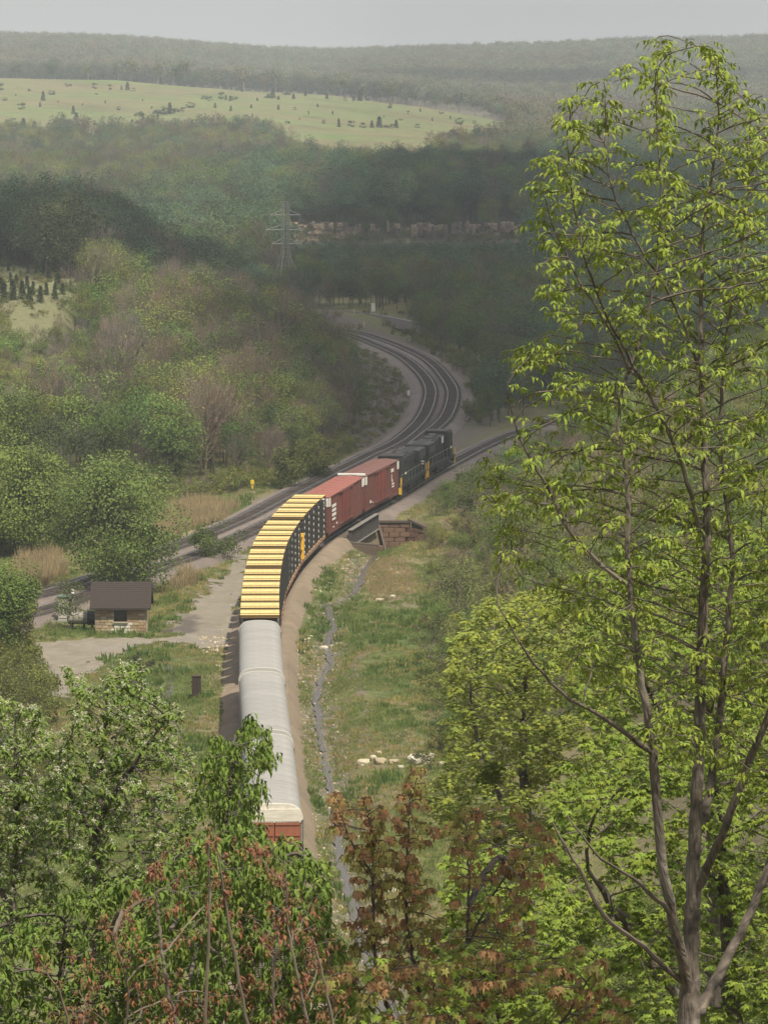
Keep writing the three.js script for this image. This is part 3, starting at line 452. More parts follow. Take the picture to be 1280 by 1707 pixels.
function locomotive(label, d0, d1, grey, cabEnd) { // cabEnd -1: cab at the far end
  const [t, L] = carAt('locomotive', label, 'locomotive', d0 + 0.3, d1 - 0.3, 'black diesel locomotives at the head'), h = L / 2, c = cabEnd, hood = grey ? paintM.hoodGrey : paintM.black;
  const rear = -c; // the end away from the cab
  mesh('frame', merge([rbox(3.0, 0.45, L - 0.8, 0, 1.45, 0, 0.05), box(2.2, 0.5, L - 4, 0, 1.15, 0)]), paintM.black, t);
  mesh('long_hood', rbox(1.9, 2.55, L - 6.6, 0, 2.95, rear * 2.4, 0.12), hood, t);
  mesh('hood_roof', rbox(1.7, 0.2, L - 7.2, 0, 4.28, rear * 2.2, 0.08), paintM.blackRoof, t);
  const rad = mesh('radiator_section', rbox(2.9, 1.35, 5.2, 0, 3.65, rear * (h - 3.6), 0.12), hood, t);
  mesh('radiator_grille', merge([box(2.3, 0.05, 4.6, 0, 4.35, rear * (h - 3.6)), ...[-1, 1].map((s) => box(0.05, 0.75, 4.6, s * 1.46, 3.7, rear * (h - 3.6)))]), paintM.grille, rad);
  for (let k = 0; k < 3; k++) mesh('roof_fan', cyl(0.62, 0.66, 0.18, 0, 4.45, rear * (1.2 - k * 1.55), 20), paintM.hoodGrey, t);
  mesh('exhaust_stack', rbox(0.8, 0.35, 1.3, 0, 4.5, -rear * 1.9, 0.06), paintM.grille, t);
  mesh('dynamic_brake_housing', rbox(2.1, 0.8, 3.4, 0, 3.95, -rear * 3.2, 0.1), hood, t);
  const cab = mesh('cab', rbox(3.0, 2.95, 2.8, 0, 3.15, c * (h - 4.0), 0.14), grey ? paintM.hoodGrey : paintM.black, t);
  mesh('cab_roof', rbox(2.8, 0.22, 2.9, 0, 4.68, c * (h - 4.0), 0.1), paintM.blackRoof, cab);
  for (const s of [-1, 1]) { for (const q of [-0.6, 0.6]) mesh('side_window', box(0.04, 0.75, 0.85, s * 1.5, 3.75, c * (h - 4.0) + q), paintM.glass, cab); mesh('cab_number', box(0.03, 0.22, 1.1, s * 1.51, 2.7, c * (h - 4)), paintM.white, cab); }
  for (const q of [-0.62, 0.62]) mesh('rear_window', box(0.5, 0.6, 0.04, q * 1.6, 3.9, c * (h - 4.0) - c * 1.41), paintM.glass, cab);
  mesh('nose', rbox(1.9, 1.75, 2.0, 0, 2.55, c * (h - 1.75), 0.15), hood, t);
  mesh('fuel_tank', rbox(2.7, 0.85, 5.6, 0, 0.85, 0, 0.25), paintM.black, t);
  bogie(t, h - 4.0, 3); bogie(t, -h + 4.0, 3);
  for (const s of [-1, 1]) {
    mesh('end_plate', box(2.9, 0.75, 0.1, 0, 1.15, s * (h - 0.42)), paintM.black, t);
    for (let k = 0; k < 4; k++) mesh('white_stripe', box(0.52, 0.14, 0.03, 0.66, 2.15 + k * 0.3, s === rear ? s * (h - 0.85) : s * (h - 0.72)), paintM.white, t);
    for (const q of [-1, 1]) { mesh('step_well', merge([0, 1, 2, 3].map((k) => box(0.5, 0.05, 0.5, q * 1.26, 0.45 + k * 0.33, s * (h - 0.65)))), paintM.black, t); mesh('yellow_grab_rail', merge([box(0.07, 1.9, 0.07, q * 1.48, 1.5, s * (h - 0.42)), box(0.07, 1.9, 0.07, q * 1.48, 1.5, s * (h - 1.0)), box(0.22, 0.75, 0.05, q * 1.35, 1.0, s * (h - 0.38))]), paintM.stepYellow, t); }
    mesh('handrail', merge([...Array.from({ length: 8 }, (_, k) => box(0.05, 1.05, 0.05, s * 1.46, 2.2, -h + 1.2 + k * (L - 2.4) / 7)), box(0.05, 0.05, L - 2.4, s * 1.46, 2.72, 0)]), paintM.steel, t);
    for (let k = 0; k < 6; k++) mesh('hood_door', box(0.03, 1.7, 1.2, s * 0.965, 2.75, rear * (h - 7.6) - rear * k * 1.35 + rear * 0.2), hood, t);
    mesh('side_logo', box(0.03, 0.75, 1.3, s * 1.06, 3.9, -rear * 3.2), paintM.dot, t);
  }
  mesh('end_hood', rbox(1.85, 2.5, 0.4, 0, 2.95, rear * (h - 1.05), 0.1), hood, t);
  mesh('headlight', box(0.5, 0.25, 0.05, 0, 4.0, rear * (h - 0.85)), paintM.dot, t);
  couplers(t, L - 0.9);
}
locomotive('black diesel locomotive with grey hood, coupled to the boxcars', 477.8, 499.2, true, 1);
locomotive('black leading diesel locomotive at the front of the train', 499.4, 521.6, false, -1);

// ---------------------------------------------------------------- stone hut and what stands round it
{
  const p = onGround(201, 1056), W = 4.35, Dp = 3.6, H = 2.35, t = thing('stone_hut', 'small stone hut with dark shingled gable roof beside the gravel road', 'hut', V(p.x, p.y - 0.1, p.z - Dp / 2));
  const sm = [[0.36, 0.27, 0.17], [0.42, 0.33, 0.22], [0.3, 0.2, 0.13], [0.46, 0.39, 0.29], [0.34, 0.23, 0.14], [0.27, 0.2, 0.15]].map((c) => mat(rgb(...c.map((q) => q * 1.4)), 0.95, { map: gravelTex, bumpMap: gravelTex, bumpScale: 0.01 }));
  const r = rng(12), gs = [0.44, 0.54, 0.64].map((w) => rbox(w - 0.03, 0.235, 0.3, 0, 0, 0, 0.035));
  const win = { a: -0.52, b: 0.56, y0: 1.15 };
  const laid = (len, put, gap) => { for (let c = 0; c < 9; c++) { let x = -len / 2; while (x < len / 2 - 0.05) { let k = Math.floor(r() * 3), w = [0.44, 0.54, 0.64][k]; const y = 0.13 + c * 0.262; if (x + w > len / 2) { w = len / 2 - x; } if (gap && y > win.y0 - 0.1 && x < win.b && x + w > win.a) { if (x < win.a - 0.14) w = win.a - x; else { x = Math.max(x, win.b); if (x === win.b) { x += 0.0001; } w = Math.min(w, len / 2 - x); } } if (w > 0.1) { const pale = gap && c < 4 && Math.abs(x + w / 2) < 0.75 && r() < 0.75; const m = mesh('stone', gs[k], pale ? paintM.cream : sm[Math.floor(r() * 6)], t); m.scale.x = w / [0.44, 0.54, 0.64][k]; put(m, x + w / 2, y, (r() - 0.5) * 0.05); } x += w; } } };
  laid(W, (m, x, y, d) => m.position.set(x, y, Dp / 2 - 0.15 + d), true);
  laid(Dp - 0.6, (m, x, y, d) => { m.position.set(W / 2 - 0.15 + d, y, x); m.rotation.y = Math.PI / 2; });
  const mort = mat(rgb(0.3, 0.27, 0.22), 1);
  mesh('mortar', merge([box(W / 2 + win.a - 0.02, H, 0.2, (-W / 2 + win.a) / 2 - 0.0, H / 2, Dp / 2 - 0.17), box(W / 2 - win.b - 0.02, H, 0.2, (W / 2 + win.b) / 2, H / 2, Dp / 2 - 0.17), box(win.b - win.a, win.y0 - 0.05, 0.2, (win.a + win.b) / 2, (win.y0 - 0.05) / 2, Dp / 2 - 0.172), box(0.2, H, Dp - 0.6, W / 2 - 0.17, H / 2, 0), box(0.3, H, Dp - 0.2, -W / 2 + 0.15, H / 2, -0.05), box(W - 0.3, H, 0.25, 0.15, H / 2, -Dp / 2 + 0.12)]), mort, t);
  for (const z of [-1]) mesh('gable', new THREE.ExtrudeGeometry(new THREE.Shape([[-Dp / 2, 0], [Dp / 2, 0], [0, 1.75]].map(([a, b]) => new THREE.Vector2(a, b))), { depth: 0.2, bevelEnabled: false }).rotateY(Math.PI / 2).translate(W / 2 - 0.25, H, 0), mat(rgb(0.4, 0.36, 0.28), 0.9), t);
  const wn = mesh('window', merge([box(0.08, 1.2, 0.12, win.a + 0.05, win.y0 + 0.55, Dp / 2 - 0.16), box(0.08, 1.2, 0.12, win.b - 0.05, win.y0 + 0.55, Dp / 2 - 0.16), box(win.b - win.a, 0.08, 0.12, 0.02, win.y0 + 0.0, Dp / 2 - 0.16), box(win.b - win.a, 0.05, 0.08, 0.02, win.y0 + 0.55, Dp / 2 - 0.18)]), mat(rgb(0.06, 0.035, 0.03), 0.8), t);
  mesh('pane', box(win.b - win.a - 0.12, 1.1, 0.02, 0.02, win.y0 + 0.56, Dp / 2 - 0.2), mat(rgb(0.012, 0.01, 0.014), 0.25), wn);
  mesh('window_sill', box(1.3, 0.1, 0.4, 0.02, win.y0 - 0.1, Dp / 2 - 0.08), mat(rgb(0.42, 0.36, 0.28), 0.9), t);
  const roof = mesh('roof', new THREE.ExtrudeGeometry(new THREE.Shape([[-Dp / 2 - 0.45, 0], [-Dp / 2 - 0.45, 0.1], [0, 2.12], [Dp / 2 + 0.45, 0.1], [Dp / 2 + 0.45, 0], [0, 1.98]].map(([a, b]) => new THREE.Vector2(a, b))), { depth: W + 0.8, bevelEnabled: false }).rotateY(Math.PI / 2).translate(-W / 2 - 0.4, H - 0.18, 0), mat(rgb(0.045, 0.033, 0.03), 0.95), t);
  const sh = [], sr = rng(3), run = Math.hypot(Dp / 2 + 0.45, 2.02), ang = Math.atan2(2.02, Dp / 2 + 0.45);   // overlapping shingle courses
  for (let c = 0; c < 14; c++) for (let i = 0; i < 17; i++) { const g = box((W + 0.8) / 17 - 0.012, 0.022, 0.24, -W / 2 - 0.4 + (i + 0.5) * (W + 0.8) / 17 + (c % 2 ? 0.07 : -0.07) * (i > 0 && i < 16 ? 1 : 0), 0, 0); g.rotateX(ang - 0.06); const s = run * (c + 0.5) / 14; g.translate(0, H - 0.18 + 0.135 + (s) * Math.sin(ang) + sr() * 0.008, Dp / 2 + 0.45 - s * Math.cos(ang)); sh.push(g); }
  tag(mesh('shingles', merge(sh), mat(rgb(0.07, 0.052, 0.048), 0.95, { map: barkTex }), roof), null, null, null, 'stuff');
  mesh('barge_board', merge([bar(V(W / 2 + 0.42, H - 0.1, Dp / 2 + 0.45), V(W / 2 + 0.42, H + 1.93, 0), 0.05, 4), bar(V(W / 2 + 0.42, H - 0.1, -Dp / 2 - 0.45), V(W / 2 + 0.42, H + 1.93, 0), 0.05, 4)]), mat(rgb(0.03, 0.025, 0.025), 0.8), roof);
  mesh('downpipe', cyl(0.05, 0.05, 2.4, W / 2 + 0.08, 1.2, Dp / 2 - 0.1, 8), mat(rgb(0.45, 0.38, 0.28), 0.7), t);
}
{ // storage tank and cabinet left of the hut
  const p = onGround(133, 1050), t = thing('storage_tank', 'grey horizontal tank with black end drum left of the stone hut', 'tank', p);
  const pale = mat(rgb(0.4, 0.37, 0.33), 0.7, { map: metalTex }), blk = mat(rgb(0.025, 0.025, 0.03), 0.6);
  mesh('tank_shell', merge([cyl(0.55, 0.55, 1.6, 0, 0, 0, 24).rotateZ(Math.PI / 2).translate(-0.1, 1.05, 0), new THREE.SphereGeometry(0.55, 20, 10).scale(0.3, 1, 1).translate(-0.9, 1.05, 0)]), pale, t);
  mesh('end_drum', merge([cyl(0.62, 0.62, 0.65, 0, 0, 0, 24).rotateZ(Math.PI / 2).translate(1.05, 1.05, 0), cyl(0.66, 0.66, 0.06, 0, 0, 0, 24).rotateZ(Math.PI / 2).translate(0.78, 1.05, 0)]), blk, t);
  mesh('saddle', merge([box(0.15, 0.6, 1.0, -0.6, 0.3, 0), box(0.15, 0.6, 1.0, 0.4, 0.3, 0), box(0.12, 0.6, 1.0, 1.1, 0.3, 0)]), blk, t);
  mesh('filler_pipe', cyl(0.05, 0.05, 0.5, -0.3, 1.75, 0, 8), blk, t);
  const q = onGround(107, 1036), c = thing('equipment_cabinet', 'tall pale equipment cabinet with green cap beside the double track', 'cabinet', q);
  mesh('cabinet_body', rbox(0.95, 2.05, 0.8, 0, 1.1, 0, 0.05), mat(rgb(0.55, 0.54, 0.5), 0.7, { map: gravelTex }), c);
  mesh('cabinet_base', box(1.1, 0.16, 0.95, 0, 0.08, 0), mat(rgb(0.3, 0.29, 0.27), 0.9), c);
  mesh('cabinet_cap', rbox(1.15, 0.16, 1.0, 0, 2.2, 0, 0.04), mat(rgb(0.1, 0.16, 0.12), 0.7), c);
  mesh('cabinet_door', rbox(0.78, 1.6, 0.04, 0, 1.15, 0.42, 0.015), mat(rgb(0.5, 0.49, 0.46), 0.7), c); mesh('door_handle', box(0.04, 0.2, 0.05, 0.28, 1.2, 0.46), blk, c);
  const l = onGround(122, 1044), lp = thing('lamp_post', 'thin lamp post with a white head left of the stone hut', 'lamp post', l);
  mesh('post', cyl(0.04, 0.06, 2.9, 0, 1.45, 0, 8), mat(rgb(0.3, 0.28, 0.25), 0.7), lp); mesh('lamp_head', merge([cyl(0.1, 0.16, 0.2, 0, 2.98, 0, 12), new THREE.SphereGeometry(0.15, 12, 8).translate(0, 3.1, 0)]), mat(rgb(0.8, 0.79, 0.75), 0.5), lp);
}
{ // rusty case in the ditch
  const p = onGround(328, 1166), t = thing('equipment_case', 'upright rusty brown equipment case in the grass left of the train', 'equipment case', p), rm = mat(rgb(0.075, 0.045, 0.038), 0.9, { map: gravelTex }), rd = mat(rgb(0.055, 0.034, 0.03), 0.9, { map: metalTex });
  mesh('case_body', rbox(0.68, 1.65, 0.5, 0, 0.95, 0, 0.03), rm, t);
  for (const s of [-1, 1]) mesh('case_door', rbox(0.29, 1.45, 0.04, s * 0.16, 0.97, 0.265, 0.01), rd, t);
  mesh('case_lid', rbox(0.76, 0.07, 0.6, 0, 1.8, 0, 0.02), rm, t); mesh('side_handle', merge([box(0.08, 0.08, 0.2, -0.38, 1.0, 0), box(0.08, 0.08, 0.2, -0.38, 1.35, 0)]), rd, t);
  for (const s of [-1, 1]) mesh('leg', box(0.1, 0.24, 0.36, s * 0.26, 0.06, 0), rd, t); mesh('base_plate', box(0.86, 0.06, 0.62, 0, 0.16, 0), rd, t);
}
function markerPost(px, py, h, w, c, name, label, group) {
  const p = onGround(px, py), t = thing(name, label, 'marker post', p, 0, group), m = mat(c, 0.7);
  mesh('post', rbox(w * 0.55, h, w * 0.55, 0, h / 2, 0, 0.02), m, t); mesh('marker_plate', rbox(w, h * 0.45, w * 0.25, 0, h * 0.76, w * 0.3, 0.02), m, t); mesh('post_cap', cyl(w * 0.32, w * 0.36, 0.06, 0, h + 0.03, 0, 10), m, t);
  return t;
}
const yel = rgb(0.7, 0.5, 0.03), wht = rgb(0.75, 0.74, 0.7);
markerPost(371, 808, 0.85, 0.5, yel, 'marker_post', 'yellow marker post left of its pair, at the field edge by the wood');
markerPost(421, 815, 1.0, 0.42, yel, 'marker_post', 'slim yellow marker post right of its pair, nearer the train');
{ const t = markerPost(681, 672, 1.1, 0.18, rgb(0.2, 0.18, 0.16), 'signal_marker', 'white topped trackside marker inside the double track curve'); mesh('white_head', rbox(0.42, 0.75, 0.16, 0, 1.5, 0.05, 0.03), mat(wht, 0.6), t); }
{ const p = onGround(622, 520), t = thing('relay_box', 'white trackside box beside the upper line beyond the curve', 'relay box', p); mesh('box_body', rbox(0.8, 1.5, 0.6, 0, 0.85, 0, 0.05), mat(wht, 0.6), t); mesh('box_lid', rbox(0.9, 0.1, 0.7, 0, 1.64, 0, 0.03), mat(wht, 0.6), t); mesh('box_base', box(0.7, 0.15, 0.5, 0, 0.05, 0), mat(rgb(0.3, 0.3, 0.3), 0.9), t); }
markerPost(590, 524, 0.95, 0.28, rgb(0.6, 0.57, 0.4), 'marker_post', 'short pale post on the ballast of the upper line');
markerPost(607, 546, 1.1, 0.24, rgb(0.62, 0.6, 0.52), 'marker_post', 'short pale post on the bank above the curve');

// ---------------------------------------------------------------- stones by the creek and round the tracks
{
  const r = rng(77), stoneG = [0, 1, 2, 3].map((k) => { const g = new THREE.IcosahedronGeometry(0.5, 2), p = g.attributes.position, v = V(0, 0, 0); for (let i = 0; i < p.count; i++) { v.fromBufferAttribute(p, i); const n = 1 + 0.3 * noise(v.x * 2.5 + k * 9, v.y * 2.5, v.z * 2.5) + 0.2 * noise(v.x * 5 + k, v.y * 5, v.z * 5); p.setXYZ(i, clamp(v.x * n, -0.42, 0.42), clamp(v.y * n, -0.36, 0.3), v.z * n); } g.computeVertexNormals(); return g; });
  const sm = [[0.5, 0.45, 0.35], [0.43, 0.36, 0.25], [0.55, 0.51, 0.43], [0.38, 0.32, 0.22]].map((c) => mat(rgb(...c), 0.95, { bumpMap: gravelTex, bumpScale: 0.02, flatShading: true }));
  const spots = [[606, 1275, 0.95, 0.55, 'leaning leftmost in the row on the grass'], [622, 1266, 0.6, 0.4, 'small one behind the leftmost boulder of the row'], [634, 1272, 0.85, 0.5, 'bright one left of the middle of the row'], [656, 1273, 0.7, 0.42, 'just left of the large slab'], [697, 1270, 1.5, 0.75, 'long flat slab, largest of the row'], [718, 1262, 0.5, 0.4, 'right of the large slab under the maple'], [668, 1281, 0.5, 0.3, 'low in front of the row'], [632, 1258, 0.45, 0.35, 'farthest back in the row on the grass'], [735, 1275, 0.6, 0.35, 'rightmost of the row beside the green thicket']];
  for (const [px, py, w, h, what] of spots) { const p = onGround(px, py), o = mesh('boulder', stoneG[Math.floor(r() * 4)], sm[Math.floor(r() * 4)]); o.position.set(p.x, p.y + h * 0.25, p.z); o.scale.set(w * 1.15, h * 1.5, w * 0.9); o.rotation.y = r() * 6; tag(o, 'pale boulder ' + what, 'boulder', 'pale boulders in a row on the creek meadow'); }
  for (const [px, py, w, h, what] of [[633, 1003, 0.9, 0.45, 'reddish flat rock on the slope below the underpass'], [655, 996, 0.6, 0.35, 'small reddish rock above the flat one on the slope'], [540, 1082, 0.8, 0.4, 'pale rock in the bend of the creek'], [552, 1079, 0.5, 0.3, 'little pale rock on the right bank of the creek bend'], [636, 884, 0.7, 0.6, 'cream block lying at the foot of the underpass wall'], [655, 1488, 0.7, 0.4, 'pale rock low in the meadow behind the bronze saplings'], [668, 1482, 0.5, 0.35, 'small pale rock right behind the bronze saplings']]) { const p = onGround(px, py), o = mesh('rock', stoneG[Math.floor(r() * 4)], sm[Math.floor(r() * 4)]); o.position.set(p.x, p.y + h * 0.25, p.z); o.scale.set(w, h * 1.4, w); o.rotation.y = r() * 6; tag(o, what, 'rock'); }
  // loose stones: rubble at the end of the road, in the creek bed and along the ballast
  const small = [], add = (x, D, s, k) => small.push([x, D, s, k]);
  for (let i = 0; i < 130; i++) { const p = onGround(lerp(330, 396, r()), lerp(1062, 1092, r())); add(p.x, -p.z, 0.1 + r() * r() * 0.35, 1); }
  for (let i = 0; i < 900; i++) { const D = lerp(225, 440, r()), x = xCreek(D) + (r() - 0.5) * 3.2; add(x, D, 0.08 + r() * r() * 0.3, 0.75); }
  for (let i = 0; i < 1500; i++) { const D = lerp(230, 436, r()), x = xT(D) + 2.2 + r() * r() * 5; add(x, D, 0.06 + r() * r() * 0.24, 1); }
  for (let i = 0; i < 500; i++) { const D = lerp(240, 436, r()), x = xT(D) - 2.4 - r() * r() * 5; add(x, D, 0.06 + r() * r() * 0.2, 0.9); }
  const im = shadows(new THREE.InstancedMesh(stoneG[1], mat(rgb(0.42, 0.36, 0.28), 1, { flatShading: true }), small.length)), q = new THREE.Quaternion(), e = new THREE.Euler();
  small.forEach(([x, D, s, k], i) => { q.setFromEuler(e.set(r() * 3, r() * 6, r() * 3)); im.setMatrixAt(i, new THREE.Matrix4().compose(V(x, height(x, D) + s * 0.1, -D), q, V(s, s * 0.8, s))); const c = (0.6 + r() * 0.8) * k; im.setColorAt(i, rgb(c, c * (0.92 + r() * 0.1), c * (0.85 + r() * 0.15))); });
  im.name = 'gravel'; scene.add(im); tag(im, 'loose pale stones along the creek bed and ballast', null, null, 'stuff');
}
{ // rock face among the far woods: separate weathered blocks
  const r = rng(8), t = thing('rock_outcrop', 'long pale broken rock face among the dark far woods', 'rock outcrop', V(0, 0, 0)), ms = [[0.46, 0.36, 0.27], [0.36, 0.28, 0.22], [0.52, 0.42, 0.3], [0.25, 0.2, 0.165]].map((c) => mat(rgb(...c), 1, { flatShading: true, bumpMap: gravelTex, bumpScale: 0.3 }));
  const gs = [0, 1, 2].map((k) => { const g = new THREE.BoxGeometry(1, 1, 1, 3, 3, 2), p = g.attributes.position; for (let i = 0; i < p.count; i++) { const x = p.getX(i), y = p.getY(i), z = p.getZ(i); p.setXYZ(i, x + noise(x * 3 + k * 7, y * 3, z * 3) * 0.25, y + noise(x * 3, y * 3 + k * 5, z * 3) * 0.25, z + noise(x * 3, y * 3, z * 3 + k * 3) * 0.3); } g.computeVertexNormals(); return g; });
  for (const [px0, px1] of [[478, 525], [528, 578], [596, 630], [640, 662], [690, 738], [742, 798], [806, 884]]) for (let px = px0; px < px1; px += 2.2 + r() * 3.2) { if (r() < 0.14) continue;
    const D = 1304 + r() * 12, x = (px - CX) / F * D, hh = 0.9 + r() * r() * 4.2, m = mesh('rock_block', gs[Math.floor(r() * 3)], ms[Math.floor(r() * 4)], t);
    const top = CAMY - (lerp(369, 381, r() * r()) - HZ) / F * D; m.position.set(x, top - hh / 2 + (r() - 0.5), -D); m.scale.set(0.5 + r() * 1.5, hh, 1.5 + r() * 2); m.rotation.y = (r() - 0.5) * 0.5;
  }
}
{ // power line tower
  const D = 985, p = V((476 - CX) / F * D, 0, -D), topY = CAMY - (335 - HZ) / F * D, g0 = height(p.x, D), t = thing('power_pylon', 'grey lattice power pylon with three cross arms behind the dark wood', 'pylon', V(p.x, g0, p.z), 0.35), H = topY - g0;
  const st = mat(rgb(0.3, 0.3, 0.29), 0.7, { metalness: 0.2 }), half = (y) => y > H * 0.45 ? 0.72 : lerp(2.6, 0.72, y / (H * 0.45)), corner = (s, q, y) => V(s * half(y), y, q * half(y));
  const C = [[-1, -1], [1, -1], [1, 1], [-1, 1]];
  for (const [s, q] of C) { mesh('leg', merge([bar(corner(s, q, 0), corner(s, q, H * 0.45), 0.12, 4), bar(corner(s, q, H * 0.45), corner(s, q, H), 0.1, 4)]), st, t); }
  const br = []; for (let k = 0; k < 10; k++) { const y0 = H * k / 10, y1 = H * (k + 1) / 10; C.forEach(([s, q], i) => { const [s2, q2] = C[(i + 1) % 4]; br.push(bar(corner(s, q, y0), corner(s2, q2, y1), 0.026, 3), bar(corner(s2, q2, y0), corner(s, q, y1), 0.026, 3), bar(corner(s, q, y1), corner(s2, q2, y1), 0.03, 3)); }); }
  mesh('bracing', merge(br), st, t);
  const yArm = (py) => CAMY - (py - HZ) / F * D - g0;
  for (const [py, w] of [[357, 3.6], [381.5, 4.7], [405, 3.3]]) { const y = yArm(py); mesh('cross_arm', merge([-1, 1].flatMap((s) => [bar(V(s * 0.9, y, -0.8), V(s * w, y, 0), 0.12, 4), bar(V(s * 0.9, y, 0.8), V(s * w, y, 0), 0.12, 4), bar(V(s * 0.9, y + 1.1, 0), V(s * w, y + 0.05, 0), 0.09, 4)])), st, t); for (const s of [-1, 1]) mesh('insulator', cyl(0.1, 0.1, 1.2, s * w, y - 0.7, 0, 6), mat(rgb(0.2, 0.2, 0.2), 0.5), t); }
}

// ---------------------------------------------------------------- clouds overhead: they shade the middle of the valley
{
  const r = rng(31), A = 720, off = V(SUN.x / SUN.y * A, A, SUN.z / SUN.y * A), cm = new THREE.MeshPhysicalMaterial({ color: rgb(0.93, 0.93, 0.93), roughness: 1, transmission: 0.6, thickness: 0, transparent: true, opacity: 0.43, specularIntensity: 0, side: THREE.DoubleSide });
  const cloud = (list) => { const gs = list.map(([px, D, rx, rz, k]) => { const g = new THREE.IcosahedronGeometry(1, 4), p = g.attributes.position, v = V(0, 0, 0); for (let i = 0; i < p.count; i++) { v.fromBufferAttribute(p, i); const n = 1 + 0.35 * noise(v.x * 2 + k, v.y * 2, v.z * 2) + 0.16 * noise(v.x * 5, v.y * 5 + k, v.z * 5); p.setXYZ(i, v.x * rx * n, v.y * Math.min(rx, rz) * 0.3 * n, v.z * rz * n); } g.computeVertexNormals(); const x = (px - CX) / F * D; return g.translate(x + off.x, off.y + (r() - 0.5) * 30, -D + off.z); }); const m = mesh('cloud', merge(gs), cm); tag(m, null, null, null, 'structure'); };
  cloud([[745, 552, 21, 72, 1], [900, 610, 40, 90, 2], [520, 660, 20, 70, 3], [700, 720, 40, 120, 4], [960, 760, 50, 150, 5], [330, 840, 28, 70, 6], [90, 830, 30, 62, 8], [640, 900, 42, 110, 7]]);
  cloud([[840, 1050, 50, 170, 21], [760, 1190, 52, 170, 22], [1100, 1200, 80, 240, 24], [900, 1420, 72, 200, 25], [760, 1560, 44, 150, 26], [1080, 1560, 100, 160, 27]]);
  cloud([[100, 3300, 260, 150, 41], [330, 3350, 130, 90, 42]]);
  cloud([[860, 4000, 200, 160, 51], [1010, 4050, 200, 130, 52]]);
}

// ---------------------------------------------------------------- plants: a collector of small faces
class Faces {
  constructor() { this.p = []; this.c = []; this.n = 0; }
  tri(a, b, c, k) { this.p.push(a.x, a.y, a.z, b.x, b.y, b.z, c.x, c.y, c.z); for (let i = 0; i < 3; i++) this.c.push(k[0], k[1], k[2]); }
  quad(a, b, c, d, k) { this.tri(a, b, c, k); this.tri(a, c, d, k); }
  blade(o, dir, nrm, len, wid, k) { // pointed leaf: two faces folded along the midrib
    const s = V(0, 0, 0).crossVectors(dir, nrm).normalize().multiplyScalar(wid / 2), tip = o.clone().addScaledVector(dir, len), mid = o.clone().addScaledVector(dir, len * 0.45), l = mid.clone().add(s).addScaledVector(nrm, wid * 0.15), r = mid.clone().sub(s).addScaledVector(nrm, wid * 0.15);
    this.tri(o, tip, l, k); this.tri(o, r, tip, k);
  }
  stick(a, b, r0, r1, k, n = 3) { const d = b.clone().sub(a).normalize(), u = Math.abs(d.y) < 0.9 ? V(0, 1, 0) : V(1, 0, 0), s = V(0, 0, 0).crossVectors(d, u).normalize(), t = V(0, 0, 0).crossVectors(d, s); for (let i = 0; i < n; i++) { const f = i / n * 6.2832, g = (i + 1) / n * 6.2832, A = s.clone().multiplyScalar(Math.cos(f)).addScaledVector(t, Math.sin(f)), B = s.clone().multiplyScalar(Math.cos(g)).addScaledVector(t, Math.sin(g)); this.quad(a.clone().addScaledVector(A, r0), a.clone().addScaledVector(B, r0), b.clone().addScaledVector(B, r1), b.clone().addScaledVector(A, r1), k); } }
  build() { const g = new THREE.BufferGeometry(); g.setAttribute('position', new THREE.Float32BufferAttribute(this.p, 3)); g.setAttribute('color', new THREE.Float32BufferAttribute(this.c, 3)); g.computeVertexNormals(); return g; }
}
const ball = (r) => { const v = V(r() * 2 - 1, r() * 2 - 1, r() * 2 - 1); return v.lengthSq() > 1 || v.lengthSq() < 1e-3 ? ball(r) : v.normalize(); };
const vary = (c, k, r) => { const f = 1 + (r() - 0.5) * k, g = (r() - 0.5) * k * 0.25; return [c[0] * (f + g), c[1] * f, c[2] * (f - g)]; };
const WOOD = [0.13, 0.105, 0.085], PALE = [0.3, 0.27, 0.23];
